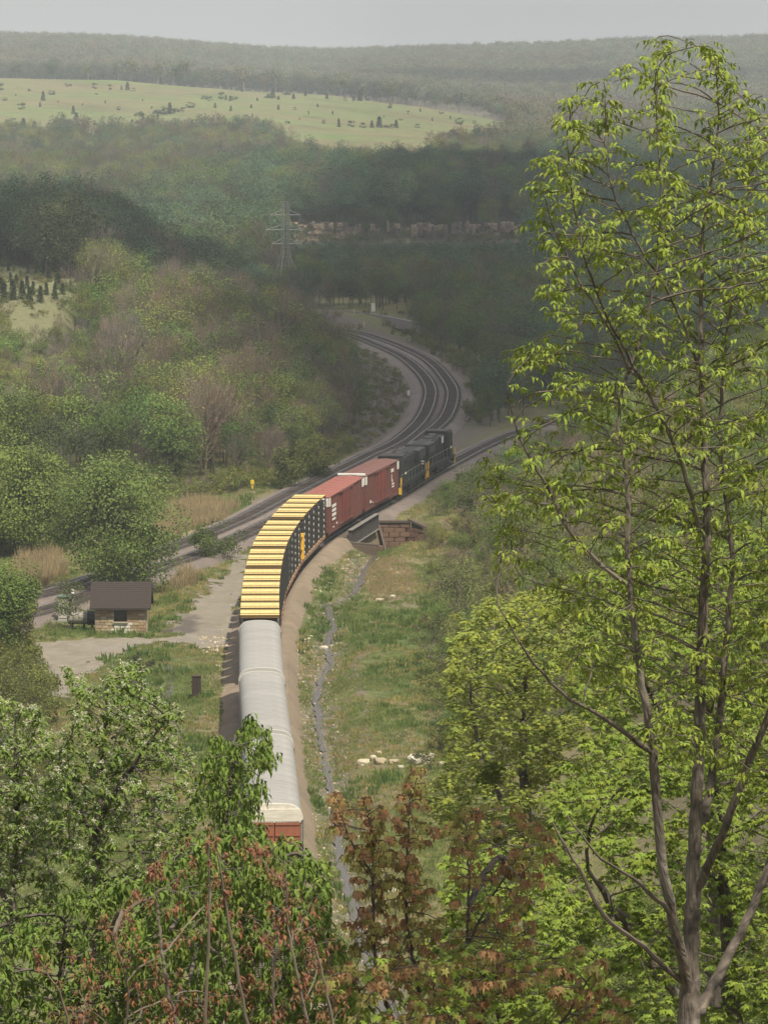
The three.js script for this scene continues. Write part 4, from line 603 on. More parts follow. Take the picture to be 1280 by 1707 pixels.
// a whole tree about h metres tall; returns {wood, leaves}
function growTree({ seed, h = 12, w = 7, kind = 'leafy', leaf = 0.4, count = 900, tone = [0.08, 0.12, 0.035], wood = WOOD, clumps = 26, low = 0.25, twigs = 0, trunk = 0.16 }) {
  const r = rng(seed), wd = new Faces(), lf = new Faces(), lean = V((r() - 0.5) * 0.06 * h, 0, (r() - 0.5) * 0.06 * h);
  if (kind === 'conifer') {
    wd.stick(V(0, -0.3, 0), V(0, h * 0.97, 0), trunk, 0.02, wood, 5);
    const layers = Math.round(9 + h * 1.1);
    for (let i = 0; i < layers; i++) { const y = h * (0.08 + 0.9 * i / layers), R = w / 2 * Math.pow(1 - i / layers, 0.85) + 0.12, nb = Math.max(5, Math.round(count / layers / 6)); for (let b = 0; b < nb; b++) { const a = r() * 6.283, L = R * (0.75 + r() * 0.4), d = V(Math.cos(a), -0.12 - r() * 0.25, Math.sin(a)).normalize(); for (let k = 0; k < 6; k++) { const o = V(0, y + (r() - 0.5) * h / layers, 0).addScaledVector(d, L * (0.15 + 0.14 * k)), q = d.clone().add(ball(r).multiplyScalar(0.7)).normalize(); lf.blade(o, q, ball(r).add(V(0, 1.2, 0)).normalize(), leaf * (0.8 + r() * 0.6), leaf * 0.5, vary(tone, 0.6, r)); } } }
    return { wood: wd.build(), leaves: lf.build() };
  }
  const cy = h * (1 + low) / 2, ry = h * (1 - low) / 2, C = [];
  for (let i = 0; i < clumps; i++) { const b = ball(r), k = 0.45 + 0.5 * Math.sqrt(r()); C.push([V(b.x * w / 2 * k * (b.y < -0.2 ? 0.85 : 1), cy + b.y * ry * k, b.z * w / 2 * k).add(lean), (0.16 + r() * 0.15) * Math.min(w, h * 0.8), 0.75 + r() * 0.5]); }
  const top = V(lean.x, h * 0.8, lean.z);
  wd.stick(V(0, -0.4, 0), V(lean.x * 0.4, h * 0.4, lean.z * 0.4), trunk, trunk * 0.65, wood, 5); wd.stick(V(lean.x * 0.4, h * 0.4, lean.z * 0.4), top, trunk * 0.65, trunk * 0.15, wood, 4);
  for (const [c] of C) { const y0 = clamp(c.y * 0.55 + r() * h * 0.1, h * 0.12, h * 0.75), o = V(lean.x * y0 / h, y0, lean.z * y0 / h), m = o.clone().lerp(c, 0.55).add(V(0, -h * 0.02, 0)); wd.stick(o, m, trunk * 0.38, trunk * 0.24, wood, 3); wd.stick(m, c, trunk * 0.24, trunk * 0.08, wood, 3); }
  for (let i = 0; i < twigs; i++) { const [c, s] = C[Math.floor(r() * clumps)], o = c.clone().addScaledVector(ball(r), s * 0.5), d = o.clone().sub(V(0, h * 0.35, 0)).normalize().add(ball(r).multiplyScalar(0.5)).add(V(0, 0.5, 0)).normalize(), e = o.clone().addScaledVector(d, (0.05 + r() * 0.08) * h), k = vary(wood, 0.5, r); wd.stick(o, e, trunk * 0.13, trunk * 0.06, k, 3); }
  for (let i = 0; i < count; i++) {
    const [c, s, tn] = C[Math.floor(r() * clumps)], b = ball(r), o = c.clone().add(V(b.x * s, b.y * s * 0.75, b.z * s).multiplyScalar(0.35 + 0.65 * Math.sqrt(r())));
    const n = o.clone().sub(V(lean.x, cy - h * 0.1, lean.z)).normalize().add(ball(r).multiplyScalar(0.9)).add(V(0, 0.35, 0)).normalize(), d = V(0, 0, 0).crossVectors(n, ball(r)).normalize().add(V(0, -0.3, 0)).normalize(), L = leaf * (0.6 + r() * 0.8);
    lf.blade(o, d, n, L, L * 0.75, vary(tone.map((q) => q * tn), 0.5, r));
  }
  return { wood: wd.build(), leaves: lf.build() };
}
const farLeaf = new THREE.MeshPhysicalMaterial({ color: 0xffffff, vertexColors: true, roughness: 1, transmission: 0.3, thickness: 0, specularIntensity: 0.2, side: THREE.DoubleSide });
const TREES = {
  budding: [1, 2, 3].map((s) => growTree({ seed: 100 + s, h: 12, w: 6.2, leaf: 0.25, count: 2000, tone: [0.175, 0.21, 0.05], twigs: 260, clumps: 30, wood: [0.15, 0.125, 0.1] })),
  bare: [1, 2, 3].map((s) => growTree({ seed: 120 + s, h: 12, w: 6.6, leaf: 0.22, count: 260, tone: [0.2, 0.165, 0.09], twigs: 900, clumps: 34, wood: [0.185, 0.15, 0.125] })),
  leafy: [1, 2, 3].map((s) => growTree({ seed: 140 + s, h: 12, w: 7.5, leaf: 0.29, count: 3000, tone: [0.105, 0.16, 0.04], clumps: 30 })),
  dark: [1, 2].map((s) => growTree({ seed: 160 + s, h: 13, w: 8.5, leaf: 0.38, count: 2600, tone: [0.085, 0.135, 0.072], clumps: 34 })),
  conifer: [1, 2].map((s) => growTree({ seed: 180 + s, h: 9, w: 4, kind: 'conifer', leaf: 0.7, count: 900, tone: [0.06, 0.088, 0.042] })),
  bush: [1, 2].map((s) => growTree({ seed: 200 + s, h: 3, w: 3.6, leaf: 0.2, count: 700, tone: [0.155, 0.175, 0.042], low: 0.02, twigs: 120, trunk: 0.07, clumps: 16 })),
  brush: [1, 2].map((s) => growTree({ seed: 220 + s, h: 3.2, w: 3.6, leaf: 0.12, count: 260, tone: [0.16, 0.14, 0.06], low: 0.02, twigs: 600, trunk: 0.06, clumps: 16, wood: [0.2, 0.155, 0.13] })),
  ridge: [1, 2, 3].map((s) => growTree({ seed: 240 + s, h: 15, w: 9, leaf: 1.0, count: 420, tone: [0.135, 0.15, 0.07], twigs: 160, clumps: 16, wood: [0.42, 0.38, 0.34], trunk: 0.34, low: 0.35 })),
};
for (const k in TREES) for (const t of TREES[k]) t.all = merge([t.wood.clone(), t.leaves.clone()]);
const wrote = {}, X0 = V(0, 1, 0);
// many trees that read as one mass: a group of instanced kinds
function woodland(name, label, seed, tries, place, spacing) {
  const r = rng(seed), lists = {}, grid = new Map(), cell = Math.max(1, spacing);
  for (let i = 0; i < tries; i++) {
    const q = place(r); if (!q) continue;
    const [x, D, kind, scale, tint] = q, s = spacing * (scale ?? 1), gx = Math.floor(x / cell), gd = Math.floor(D / cell); let ok = true;
    for (let a = -1; a <= 1 && ok; a++) for (let b = -1; b <= 1 && ok; b++) for (const [X, Y] of grid.get((gx + a) * 100003 + gd + b) ?? []) if ((X - x) ** 2 + (Y - D) ** 2 < spacing * spacing * 0.7) { ok = false; break; }
    if (!ok) continue;
    const key = gx * 100003 + gd; if (!grid.has(key)) grid.set(key, []); grid.get(key).push([x, D]);
    const v = Math.floor(r() * TREES[kind].length), id = kind + '|' + v; (lists[id] ??= []).push([x, D, scale, tint, r() * 6.283, 0.85 + r() * 0.3]);
  }
  const g = new THREE.Group(); g.name = numbered(name); scene.add(g); tag(g, label, null, null, 'stuff');
  let total = 0;
  for (const id in lists) {
    const [kind, v] = id.split('|'), L = lists[id], im = shadows(new THREE.InstancedMesh(TREES[kind][v].all, farLeaf, L.length)), m = new THREE.Matrix4(), qn = new THREE.Quaternion();
    L.forEach(([x, D, sc, tint, a, f], i) => { qn.setFromAxisAngle(X0, a); im.setMatrixAt(i, m.compose(V(x, height(x, D) - 0.15, -D), qn, V(sc * f, sc, sc * f))); im.setColorAt(i, rgb(...tint)); });
    im.name = { budding: 'budding_trees', bare: 'bare_trees', leafy: 'leafy_trees', dark: 'dark_trees', conifer: 'conifers', bush: 'bushes', thicket: 'bushes', brush: 'brushwood', ridge: 'ridge_trees' }[kind]; im.userData.kind = 'stuff'; g.add(im); total += L.length;
  }
  console.log(name, total);
}
const view = (r, d0, d1, wide = 1.12, p = 1) => { const D = lerp(d0, d1, Math.pow(r(), p)), px = lerp(CX - 640 * wide, CX + 640 * wide, r()); return [(px - CX) / F * D, D, px]; };
const wedge = (r, d0, d1, wide = 1.12) => { const D = Math.sqrt(lerp(d0 * d0, d1 * d1, r())), px = lerp(CX - 640 * wide, CX + 640 * wide, r()); return [(px - CX) / F * D, D, px]; };
const tint = (r, b = 1, v = 0.35) => { const k = b * (1 + (r() - 0.5) * v), q = (r() - 0.5) * v * 0.4; return [k * (1 + q), k, k * (1 - q)]; };
const blockedByMeadow = (x, D) => D > 1780 && MEADOW(x, D) > 0.25;

woodland('hillside_wood', 'budding spring wood covering the hill left of the curve', 301, 15000, (r) => {
  const [x, D] = wedge(r, 506, 960, 1.15), e = hillEdge(D) - x; if (e < 0.3) return null;
  const A = cover(CLEARW, x, D, 2, 4); if (A > 0.3) return null;
  if (D < 545 && x < -26 && e < 14) return null;
  const n = fbm(x * 0.03, D * 0.015, 71), n2 = fbm(x * 0.06, D * 0.03, 75), u = r();
  const back = S((D - 740) / 60) * S((-26 - x) / 18);
  let kind = u < 0.42 + n * 0.6 ? 'budding' : u < 0.76 + n2 * 0.4 ? 'bare' : 'leafy'; if (back > r()) kind = r() < 0.75 ? 'dark' : 'bare';
  const sc = (0.62 + r() * 0.5) * (e < 7 ? 0.72 : 1) * (D < 560 ? 0.9 : 1) * (1 + back * 0.05) * (D > 880 ? 0.7 : 1) * (D < 680 && (x / D * F + CX) < 190 && D > 540 ? 0.55 : 1);
  return [x, D, kind, sc * (D > 740 && e < 14 ? 0.72 : 1), tint(r, (kind === 'dark' ? 0.85 : 1.2) * (1 + n2 * 0.7), 0.6)];
}, 3.7);
woodland('valley_wood', 'dark shaded woods filling the valley behind the curve', 302, 26000, (r) => {
  const [x, D, px] = wedge(r, 905, 1990, 1.15); if (D < 960 && x < hillEdge(D) + 30) return null; if (D > 1292 && D < 1322 && px > 470 && px < 890 && r() < 0.93) return null; if (D > 1230 && D < 1303 && px > 470 && px < 890 && r() < 0.4) return null;
  if (blockedByMeadow(x, D)) return null;
  const n = fbm(x * 0.012, D * 0.006, 81), lit = S((470 - px) / 200) * S((D - 1350) / 100), u = r();
  let kind; if (lit > r()) kind = u < 0.45 ? 'budding' : u < 0.75 ? 'leafy' : 'bare'; else kind = u < 0.5 + n ? 'dark' : u < 0.8 ? 'leafy' : u < 0.9 ? 'bare' : 'budding';
  if (D > 1700) kind = u < 0.45 + n * 0.7 ? 'budding' : u < 0.8 ? 'bare' : 'dark';
  let sc = 0.85 + r() * 0.5; if (D > 1240 && D < 1303 && px > 460 && px < 890) sc *= 0.5; if (D < 1010 && px > 380 && px < 545) sc *= 0.42; if (px > 465 && px < 895 && D > 900 && D < 1303) sc = Math.min(sc, Math.max(0.16, (46 * F / D - 250) / F * D / 13.5) * (0.75 + r() * 0.27)); if (D > 1700) sc *= 0.8;
  return [x, D, kind, sc, tint(r, 1 + fbm(x * 0.02, D * 0.01, 85) * 0.7, 0.7)];
}, 6.2);
// bushes hanging over the rock face
woodland('rock_face_scrub', 'scattered scrub over the pale far rock face', 309, 900, (r) => { const D = lerp(1292, 1332, r()), px = lerp(460, 900, r()); return [(px - CX) / F * D, D, r() < 0.6 ? 'bush' : 'brush', 0.5 + r() * 0.8, tint(r, 0.9, 0.4)]; }, 4.2);
woodland('trackside_wood', 'dark green trees between the curve and the diverging line', 303, 5000, (r) => {
  const [x, D, px] = wedge(r, 560, 905, 1.2), m = Math.max(xA(D), xB(D)); if (x < m + 3.8 + 3 * noise(D * 0.1, 3)) return null; if (D < 725 && Math.abs(x - xT(D)) < 6.5) return null;
  if (D > 790 && D < 866 && px < 700 && D < 862) return r() < 0.5 && D < 846 ? [x, D, 'bush', 0.3 + r() * 0.3, tint(r, 0.8, 0.4)] : null;
  const u = r(), e = x - m, kind = u < 0.5 ? 'leafy' : u < 0.72 ? 'dark' : u < 0.88 ? 'bare' : 'budding';
  const low = D < 725 ? clamp((xT(D) - x) / 14) : 1; // low growth next to the diverging line
  return [x, D, e < 6 ? 'bush' : kind, e < 6 ? 0.7 + r() * 0.5 : (0.5 + r() * 0.35) * (x > xT(D) ? 0.8 : 0.75 + 0.25 * low), tint(r, 0.9, 0.4)];
}, 3.2);
woodland('curve_weeds', 'low weeds and scrub on the bare ground inside the railway curve', 310, 2600, (r) => { const D = lerp(520, 860, r()), a = Math.min(xA(D), xB(D)) - 3.4, x = lerp(hillEdge(D) - 1, a, Math.pow(r(), 1.5)); if (x > a) return null; const n = fbm(x * 0.25, D * 0.08, 131); if (n + r() * 0.5 < 0.22) return null; return [x, D, r() < 0.6 ? 'bush' : 'brush', 0.12 + r() * 0.28, tint(r, 1, 0.4)]; }, 0.9);
woodland('right_slope_brush', 'brown leafless brush and young green trees on the slope right of the line', 304, 9000, (r) => {
  const [x, D, px] = wedge(r, 290, 640, 1.2), e = x - rightEdge(D); if (e < -1 + 2 * noise(D * 0.1, 8)) return null;
  const g = S((420 - D) / 80), u = r(); let kind = u < 0.2 + g * 0.4 ? 'bush' : u < 0.8 ? 'brush' : u < 0.9 ? 'budding' : 'leafy';
  const sc = kind === 'bush' || kind === 'brush' ? 0.6 + r() * 0.9 : 0.3 + r() * 0.28;
  return [x, D, kind, sc * (e < 4 ? 0.6 : 1), tint(r, kind === 'bush' ? 1.2 : 1.25, 0.4)];
}, 1.9);
woodland('ridge_wood', 'distant hazy spring woods on the ridges under the sky', 305, 60000, (r) => {
  const [x, D, px] = wedge(r, 1990, 5420, 1.12); if (blockedByMeadow(x, D)) return null; if (D > 2860 && D < 3300 && px < 820) return null; if (D > 4480 && D < 4560) return null;
  const n = fbm(x * 0.006, D * 0.004, 91), u = r(); let kind = u < 0.78 ? 'ridge' : u < 0.86 + n * 0.3 ? 'budding' : 'dark', t = tint(r, 1, 0.5); if (kind === 'ridge' && fbm(x * 0.01, D * 0.006, 95) > 0.08) { t = [t[0] * 1.05, t[1] * 0.88, t[2] * 0.95]; }
  return [x, D, kind, (0.75 + r() * 0.5) * (D < 2600 ? 0.75 : 1), t];
}, 8.6);
woodland('left_bank_growth', 'green thicket on the bank at the left edge beside the road', 306, 900, (r) => {
  const D = lerp(255, 372, r()), px = lerp(-160, 62, r()), x = (px - CX) / F * D; if (px > 68 - S((D - 330) / 20) * 45) return null;
  const u = r(); return [x, D, u < 0.8 ? 'bush' : 'budding', u < 0.8 ? 0.7 + r() * 0.7 : 0.35 + r() * 0.15, tint(r, 0.95, 0.4)];
}, 1.7);
woodland('field_edge_scrub', 'low scrub along the left field edge and track', 307, 5000, (r) => {
  const D = lerp(425, 560, r()), x = lerp(-46, -2, r()), a = (xA(D) + xB(D)) / 2; const e = x - hillEdge(D);
  const nearTrain = x > a + 4.6 && x < xT(D) - 4 && D > 445 && D < 535; const foot = e > -3 && e < 3.5 && x < a - 6.5;
  if (!(nearTrain && r() < 0.6) && !foot) return null;
  return [x, D, r() < 0.7 ? 'bush' : 'brush', 0.3 + r() * 0.6, tint(r, 1.15, 0.4)];
}, 1.4);

TREES.thicket = [1, 2, 3].map((s) => { const t = growTree({ seed: 260 + s, h: 2.6, w: 3.4, leaf: 0.115, count: 1900, tone: [0.15, 0.19, 0.04], low: 0.02, twigs: 80, trunk: 0.04, clumps: 18 }); t.all = merge([t.wood.clone(), t.leaves.clone()]); return t; });
woodland('hillside_undergrowth', 'green undergrowth on the near hillside below the foreground trees', 308, 5200, (r) => {
  const D = lerp(50, 225, r()), px = lerp(-160, 1440, r()), x = (px - CX) / F * D; if (px > 395 - S((D - 150) / 60) * 60 && px < 735) return null; if (px < 400 && D > 205) return null;
  return [x, D, 'thicket', 0.45 + r() * 0.6, tint(r, 1, 0.5)];
}, 1.1);

// ---------------------------------------------------------------- single trees and bushes that stand out
function standing(name, label, px, py, hpx, wpx, opts, group, deep) { // foot at a photo spot, size in photo pixels
  const p = onGround(px, py), s = -p.z / F, h = hpx * s, w = wpx * s, t = thing(name, label, opts.category ?? 'tree', p, 0, group);
  const g = growTree({ h, w, trunk: h * 0.014, ...opts });
  mesh('trunk', g.wood, farLeaf, t); const c = mesh('crown', g.leaves, farLeaf, t); c.userData.kind = 'stuff';
  return t;
}
standing('tree', 'round full green tree right behind the stone hut', 200, 985, 218, 205, { seed: 401, leaf: 0.24, count: 26000, tone: [0.155, 0.215, 0.06], clumps: 60, low: 0.06, twigs: 300, wood: [0.16, 0.14, 0.12] });
standing('tree', 'slender sapling in front of the grey tank left of the hut', 118, 1050, 92, 62, { seed: 402, leaf: 0.13, count: 1800, tone: [0.12, 0.15, 0.05], clumps: 20, low: 0.2, twigs: 100 });
standing('tree', 'dark twiggy round tree at the edge of the left wood', 104, 824, 125, 128, { seed: 403, leaf: 0.25, count: 5200, tone: [0.065, 0.095, 0.04], clumps: 40, low: 0.1, twigs: 400, wood: [0.24, 0.21, 0.19] });
standing('tree', 'broad bright green tree at the left edge above the reeds', 40, 925, 190, 175, { seed: 404, leaf: 0.27, count: 20000, tone: [0.18, 0.235, 0.06], clumps: 50, low: 0.05, twigs: 200 });
standing('tree', 'bright green tree cut by the left edge, level with the hut', -8, 1120, 190, 130, { seed: 405, leaf: 0.2, count: 18000, tone: [0.13, 0.19, 0.045], clumps: 44, low: 0.03, twigs: 150 });
standing('tree', 'pale blossoming small tree at the wood foot behind the hut tree', 205, 830, 55, 60, { seed: 406, leaf: 0.2, count: 1600, tone: [0.2, 0.19, 0.11], clumps: 18, low: 0.05, twigs: 120 });
standing('tree', 'upright yellow green tree beside the red boxcar roofs', 527, 800, 78, 72, { seed: 407, leaf: 0.26, count: 3000, tone: [0.13, 0.15, 0.035], clumps: 26, low: 0.05, twigs: 200 });
standing('tree', 'light green tree low at the foot of the left wood', 288, 806, 92, 60, { seed: 408, leaf: 0.24, count: 2600, tone: [0.1, 0.14, 0.04], clumps: 24, low: 0.08, twigs: 150 });
standing('tree', 'fresh yellow green tree between the wood foot and the flatcars', 480, 815, 70, 66, { seed: 409, leaf: 0.24, count: 2400, tone: [0.12, 0.14, 0.04], clumps: 22, low: 0.05, twigs: 200 });
standing('tree', 'massive round dark tree highest on the left hilltop', 105, 462, 130, 150, { seed: 410, leaf: 0.45, count: 6000, tone: [0.05, 0.062, 0.032], clumps: 46, low: 0.05, twigs: 200 });
standing('tree', 'broad dark tree on the hilltop right of the massive round one', 290, 470, 112, 165, { seed: 411, leaf: 0.45, count: 6000, tone: [0.052, 0.06, 0.034], clumps: 46, low: 0.05, twigs: 250 });
standing('tree', 'greyish bare domed tree at the hill nose above the curve', 497, 560, 100, 90, { seed: 412, leaf: 0.22, count: 900, tone: [0.17, 0.15, 0.11], clumps: 40, low: 0.1, twigs: 1500, wood: [0.25, 0.22, 0.19] });
standing('bush', 'leafy bush on the bank between the left tracks and the flatcars', 362, 932, 72, 100, { seed: 413, leaf: 0.18, count: 3200, tone: [0.095, 0.135, 0.035], clumps: 26, low: 0.0, twigs: 120, category: 'bush' });
standing('bush', 'small dark bush in the grass below the gravel road', 240, 1122, 40, 46, { seed: 414, leaf: 0.12, count: 900, tone: [0.085, 0.1, 0.045], clumps: 14, low: 0.0, twigs: 120, category: 'bush' });
standing('bush', 'green bush on the right slope beyond the stone wing wall', 790, 880, 105, 90, { seed: 415, leaf: 0.2, count: 3800, tone: [0.09, 0.125, 0.035], clumps: 26, low: 0.0, twigs: 200, category: 'bush' });
standing('bush', 'yellow green bush right of the wing wall among brown brush', 868, 960, 130, 110, { seed: 416, leaf: 0.2, count: 4200, tone: [0.15, 0.175, 0.045], clumps: 26, low: 0.0, twigs: 200, category: 'bush' });
standing('tree', 'young tree of small pale leaves on the grass slope right of the creek', 760, 1075, 150, 140, { seed: 417, leaf: 0.16, count: 4200, tone: [0.15, 0.18, 0.06], clumps: 34, low: 0.08, twigs: 300, wood: [0.2, 0.17, 0.14] });
woodland('clearing_scrub', 'low scrub and weeds over the grassy clearing on the left hill', 311, 1500, (r) => { const D = lerp(560, 880, r()), px = lerp(-140, 180, r()), x = (px - CX) / F * D; if (cover(CLEARW, x, D, 2, 4) < 0.4 || fbm(x * 0.1, D * 0.05, 141) + r() * 0.3 < 0.1) return null; return [x, D, r() < 0.5 ? 'bush' : 'brush', 0.15 + r() * 0.4, tint(r, 0.95, 0.4)]; }, 1.6);
// conifers dotted over the meadow hill, and planted in the clearing
{
  const proto = [...TREES.conifer, growTree({ seed: 191, h: 9, w: 6.5, leaf: 0.9, count: 500, tone: [0.07, 0.095, 0.045], clumps: 16, low: -0.35 }), growTree({ seed: 192, h: 9, w: 8, leaf: 0.9, count: 420, tone: [0.075, 0.1, 0.045], clumps: 12, low: -0.4 }), growTree({ seed: 193, h: 9, w: 5.5, leaf: 0.9, count: 400, tone: [0.09, 0.115, 0.05], clumps: 10, low: -0.3 })].map((g) => { const o = new THREE.Group(); mesh('trunk', g.wood, farLeaf, o); const c = mesh('crown', g.leaves, farLeaf, o); c.userData.kind = 'stuff'; return o; }), r = rng(55);
  const spots = [[12, 168, 6], [30, 160, 5], [52, 152, 7], [100, 170, 5], [140, 176, 6], [178, 172, 5], [200, 182, 7], [240, 168, 5], [255, 180, 6], [410, 195, 7], [430, 168, 5], [515, 190, 6], [530, 178, 5], [555, 190, 7], [540, 205, 8], [480, 205, 7], [500, 200, 5], [640, 195, 5], [668, 200, 7], [735, 190, 6], [750, 198, 7], [790, 205, 8], [240, 202, 14], [256, 204, 11], [265, 198, 12], [278, 190, 13], [292, 188, 12], [345, 166, 9], [378, 167, 13], [392, 166, 9], [5, 150, 12], [40, 182, 11], [75, 168, 15], [90, 158, 7], [117, 145, 10], [160, 148, 12], [163, 158, 7], [205, 150, 8], [186, 150, 12], [215, 150, 11], [225, 152, 10], [70, 178, 9], [125, 190, 14], [130, 200, 11], [150, 205, 12], [108, 198, 10], [160, 208, 10], [270, 138, 10], [300, 140, 8], [310, 140, 9], [325, 141, 8], [405, 155, 11], [450, 165, 12], [456, 163, 14], [465, 166, 9], [480, 158, 14], [490, 165, 10], [510, 160, 12], [545, 165, 9], [270, 192, 15], [285, 190, 16], [258, 195, 12], [300, 187, 14], [320, 180, 12], [370, 165, 16], [385, 168, 12], [352, 168, 10], [360, 180, 10], [235, 205, 18], [248, 206, 14], [222, 208, 13], [275, 222, 12], [290, 222, 14], [386, 184, 10], [420, 180, 8], [465, 182, 9], [492, 183, 9], [565, 212, 14], [585, 211, 10], [605, 212, 15], [620, 213, 13], [632, 212, 16], [648, 214, 13], [660, 213, 16], [695, 212, 12], [720, 202, 9], [764, 206, 12], [680, 190, 8], [600, 168, 16], [612, 167, 14], [590, 168, 12], [575, 168, 10], [20, 210, 14], [42, 212, 15], [60, 214, 14], [84, 213, 12], [700, 186, 7], [650, 180, 8], [340, 205, 11], [440, 212, 12]];
  for (const [px, py, h] of spots) { let D = 2100, best = 1e9; for (let d = 1850; d < 2860; d += 10) { const x = (px - CX) / F * d, y = HZ + (CAMY - height(x, d)) / d * F; if (Math.abs(y - py) < best) { best = Math.abs(y - py); D = d; } } const x = (px - CX) / F * D, o = proto[Math.floor(r() * 5)].clone(); o.name = numbered('conifer'); scene.add(o); o.position.set(x, height(x, D) - 0.1, -D); const s = (h * (0.7 + r() * 0.6) / F * D) / 9; const wd = 1.1 + r() * 0.7; o.scale.set(s * wd, s, s * wd); o.rotation.y = r() * 6; tag(o, 'small dark conifer standing on the pale green meadow hill', 'conifer', 'conifers dotted over the meadow hill'); }
  for (const [px, py, h] of [[15, 452, 14], [48, 456, 13], [72, 458, 15], [110, 462, 14], [130, 468, 12], [118, 486, 16], [28, 480, 20], [46, 482, 20], [105, 492, 18], [-6, 476, 20], [88, 455, 12], [140, 478, 12], [3, 490, 24], [8, 505, 30], [22, 500, 30], [38, 498, 26], [50, 508, 26], [18, 470, 14], [35, 468, 15], [56, 492, 20], [68, 504, 24], [82, 470, 22], [96, 482, 24], [64, 466, 30], [78, 492, 18], [100, 470, 12], [92, 500, 22]]) { const p = onGround(px, py), o = proto[Math.floor(r() * 2)].clone(); o.name = numbered('conifer'); scene.add(o); o.position.copy(p); const s = (h * 1.2 / F * -p.z) / 9; o.scale.set(s * 1.1, s, s * 1.1); o.rotation.y = r() * 6; tag(o, 'small dark conifer planted in the grassy clearing on the left hill', 'conifer', 'conifers planted in the left hill clearing'); }
}

// ---------------------------------------------------------------- grass, weeds and reeds
function tuftGeo(seed, h, n, spread, tone, wide) { const r = rng(seed), f = new Faces(); for (let i = 0; i < n; i++) { const a = r() * 6.283, o = V(Math.cos(a) * spread * r(), -0.03, Math.sin(a) * spread * r()), d = V(Math.cos(a) * 0.45 * r(), 1, Math.sin(a) * 0.45 * r()).normalize(); f.blade(o, d, V(Math.cos(a + 1.5), 0.2, Math.sin(a + 1.5)).normalize(), h * (0.6 + r() * 0.6), wide, vary(tone, 0.5, r)); } return f.build(); }
function groundCover(name, label, seed, tries, geos, place) {
  const r = rng(seed), L = geos.map(() => []); for (let i = 0; i < tries; i++) { const q = place(r); if (q) L[Math.floor(r() * geos.length)].push(q); }
  const g = new THREE.Group(); g.name = numbered(name); scene.add(g); tag(g, label, null, null, 'stuff'); const m = new THREE.Matrix4(), qn = new THREE.Quaternion();
  L.forEach((l, k) => { if (!l.length) return; const im = shadows(new THREE.InstancedMesh(geos[k], farLeaf, l.length)); l.forEach(([x, D, s, t], i) => { qn.setFromAxisAngle(X0, r() * 6.283); im.setMatrixAt(i, m.compose(V(x, height(x, D), -D), qn, V(s, s * (0.7 + r() * 0.6), s))); im.setColorAt(i, rgb(...t)); }); im.name = name + '_tufts'; im.userData.kind = 'stuff'; g.add(im); });
}
const openGround = (x, D) => { if (Math.abs(x - xT(D)) < 2.9 + 1.4 * noise(x * 0.3, D * 0.12, 3)) return false; if (D > 300 && Math.abs(x - (xA(D) + xB(D)) / 2) < 5.2 + 2 * noise(x * 0.2, D * 0.07, 5)) return false; if (cover(ROAD, x, D, 0.6, 7) > 0.25) return false; if (D < 460 && Math.abs(x - xCreek(D)) < 0.45) return false; return true; };
groundCover('grass', 'green and yellowing grass on the valley floor', 501, 90000, [tuftGeo(1, 0.2, 12, 0.28, [0.2, 0.24, 0.075], 0.045), tuftGeo(2, 0.2, 14, 0.3, [0.24, 0.25, 0.1], 0.05), tuftGeo(3, 0.26, 12, 0.26, [0.18, 0.235, 0.065], 0.045)], (r) => {
  const D = lerp(225, 545, Math.pow(r(), 0.9)), px = lerp(-60, 900, r()), x = (px - CX) / F * D; if (!openGround(x, D)) return null; const n = fbm(x * 0.16, D * 0.08, 11), n3 = fbm(x * 0.3, D * 0.15, 111); if (n3 + r() * 0.7 < 0.15) return null; if (cover(DARK, x, D, 1, 8) > 0.4) return null;
  let t = tint(r, 1, 0.4); if (n > 0.05 && r() < 0.6) t = [t[0] * 1.7, t[1] * 1.25, t[2] * 1.5]; return [x, D, 0.6 + r() * 0.9, t];
});
groundCover('weeds', 'broad leaved weeds along the track edge and creek', 502, 14000, [tuftGeo(5, 0.34, 16, 0.36, [0.11, 0.185, 0.045], 0.1), tuftGeo(6, 0.42, 16, 0.4, [0.135, 0.2, 0.05], 0.11)], (r) => {
  const D = lerp(225, 545, r()), px = lerp(-40, 860, r()), x = (px - CX) / F * D; if (!openGround(x, D)) return null; const n = fbm(x * 0.14, D * 0.07, 121) + (GREEN.some((g) => inside(g, x, D)) ? 0.22 : 0); if (n < 0.12) return null; return [x, D, 0.5 + r(), tint(r, 1, 0.45)];
});
groundCover('reeds', 'pale dry reeds beside the tracks', 503, 60000, [tuftGeo(7, 1.2, 12, 0.3, [0.36, 0.29, 0.17], 0.05), tuftGeo(8, 0.9, 12, 0.35, [0.3, 0.24, 0.14], 0.05)], (r) => {
  const D = lerp(330, 500, r()), px = lerp(0, 720, r()), x = (px - CX) / F * D; if (!openGround(x, D)) return null; for (const g of REED) if (cover(g, x, D, 1.5, 5) > 0.5) return [x, D, (0.6 + r() * 0.6) * (x > -6 && D < 430 ? 0.4 : 1), tint(r, 1.05, 0.3)]; return null;
});

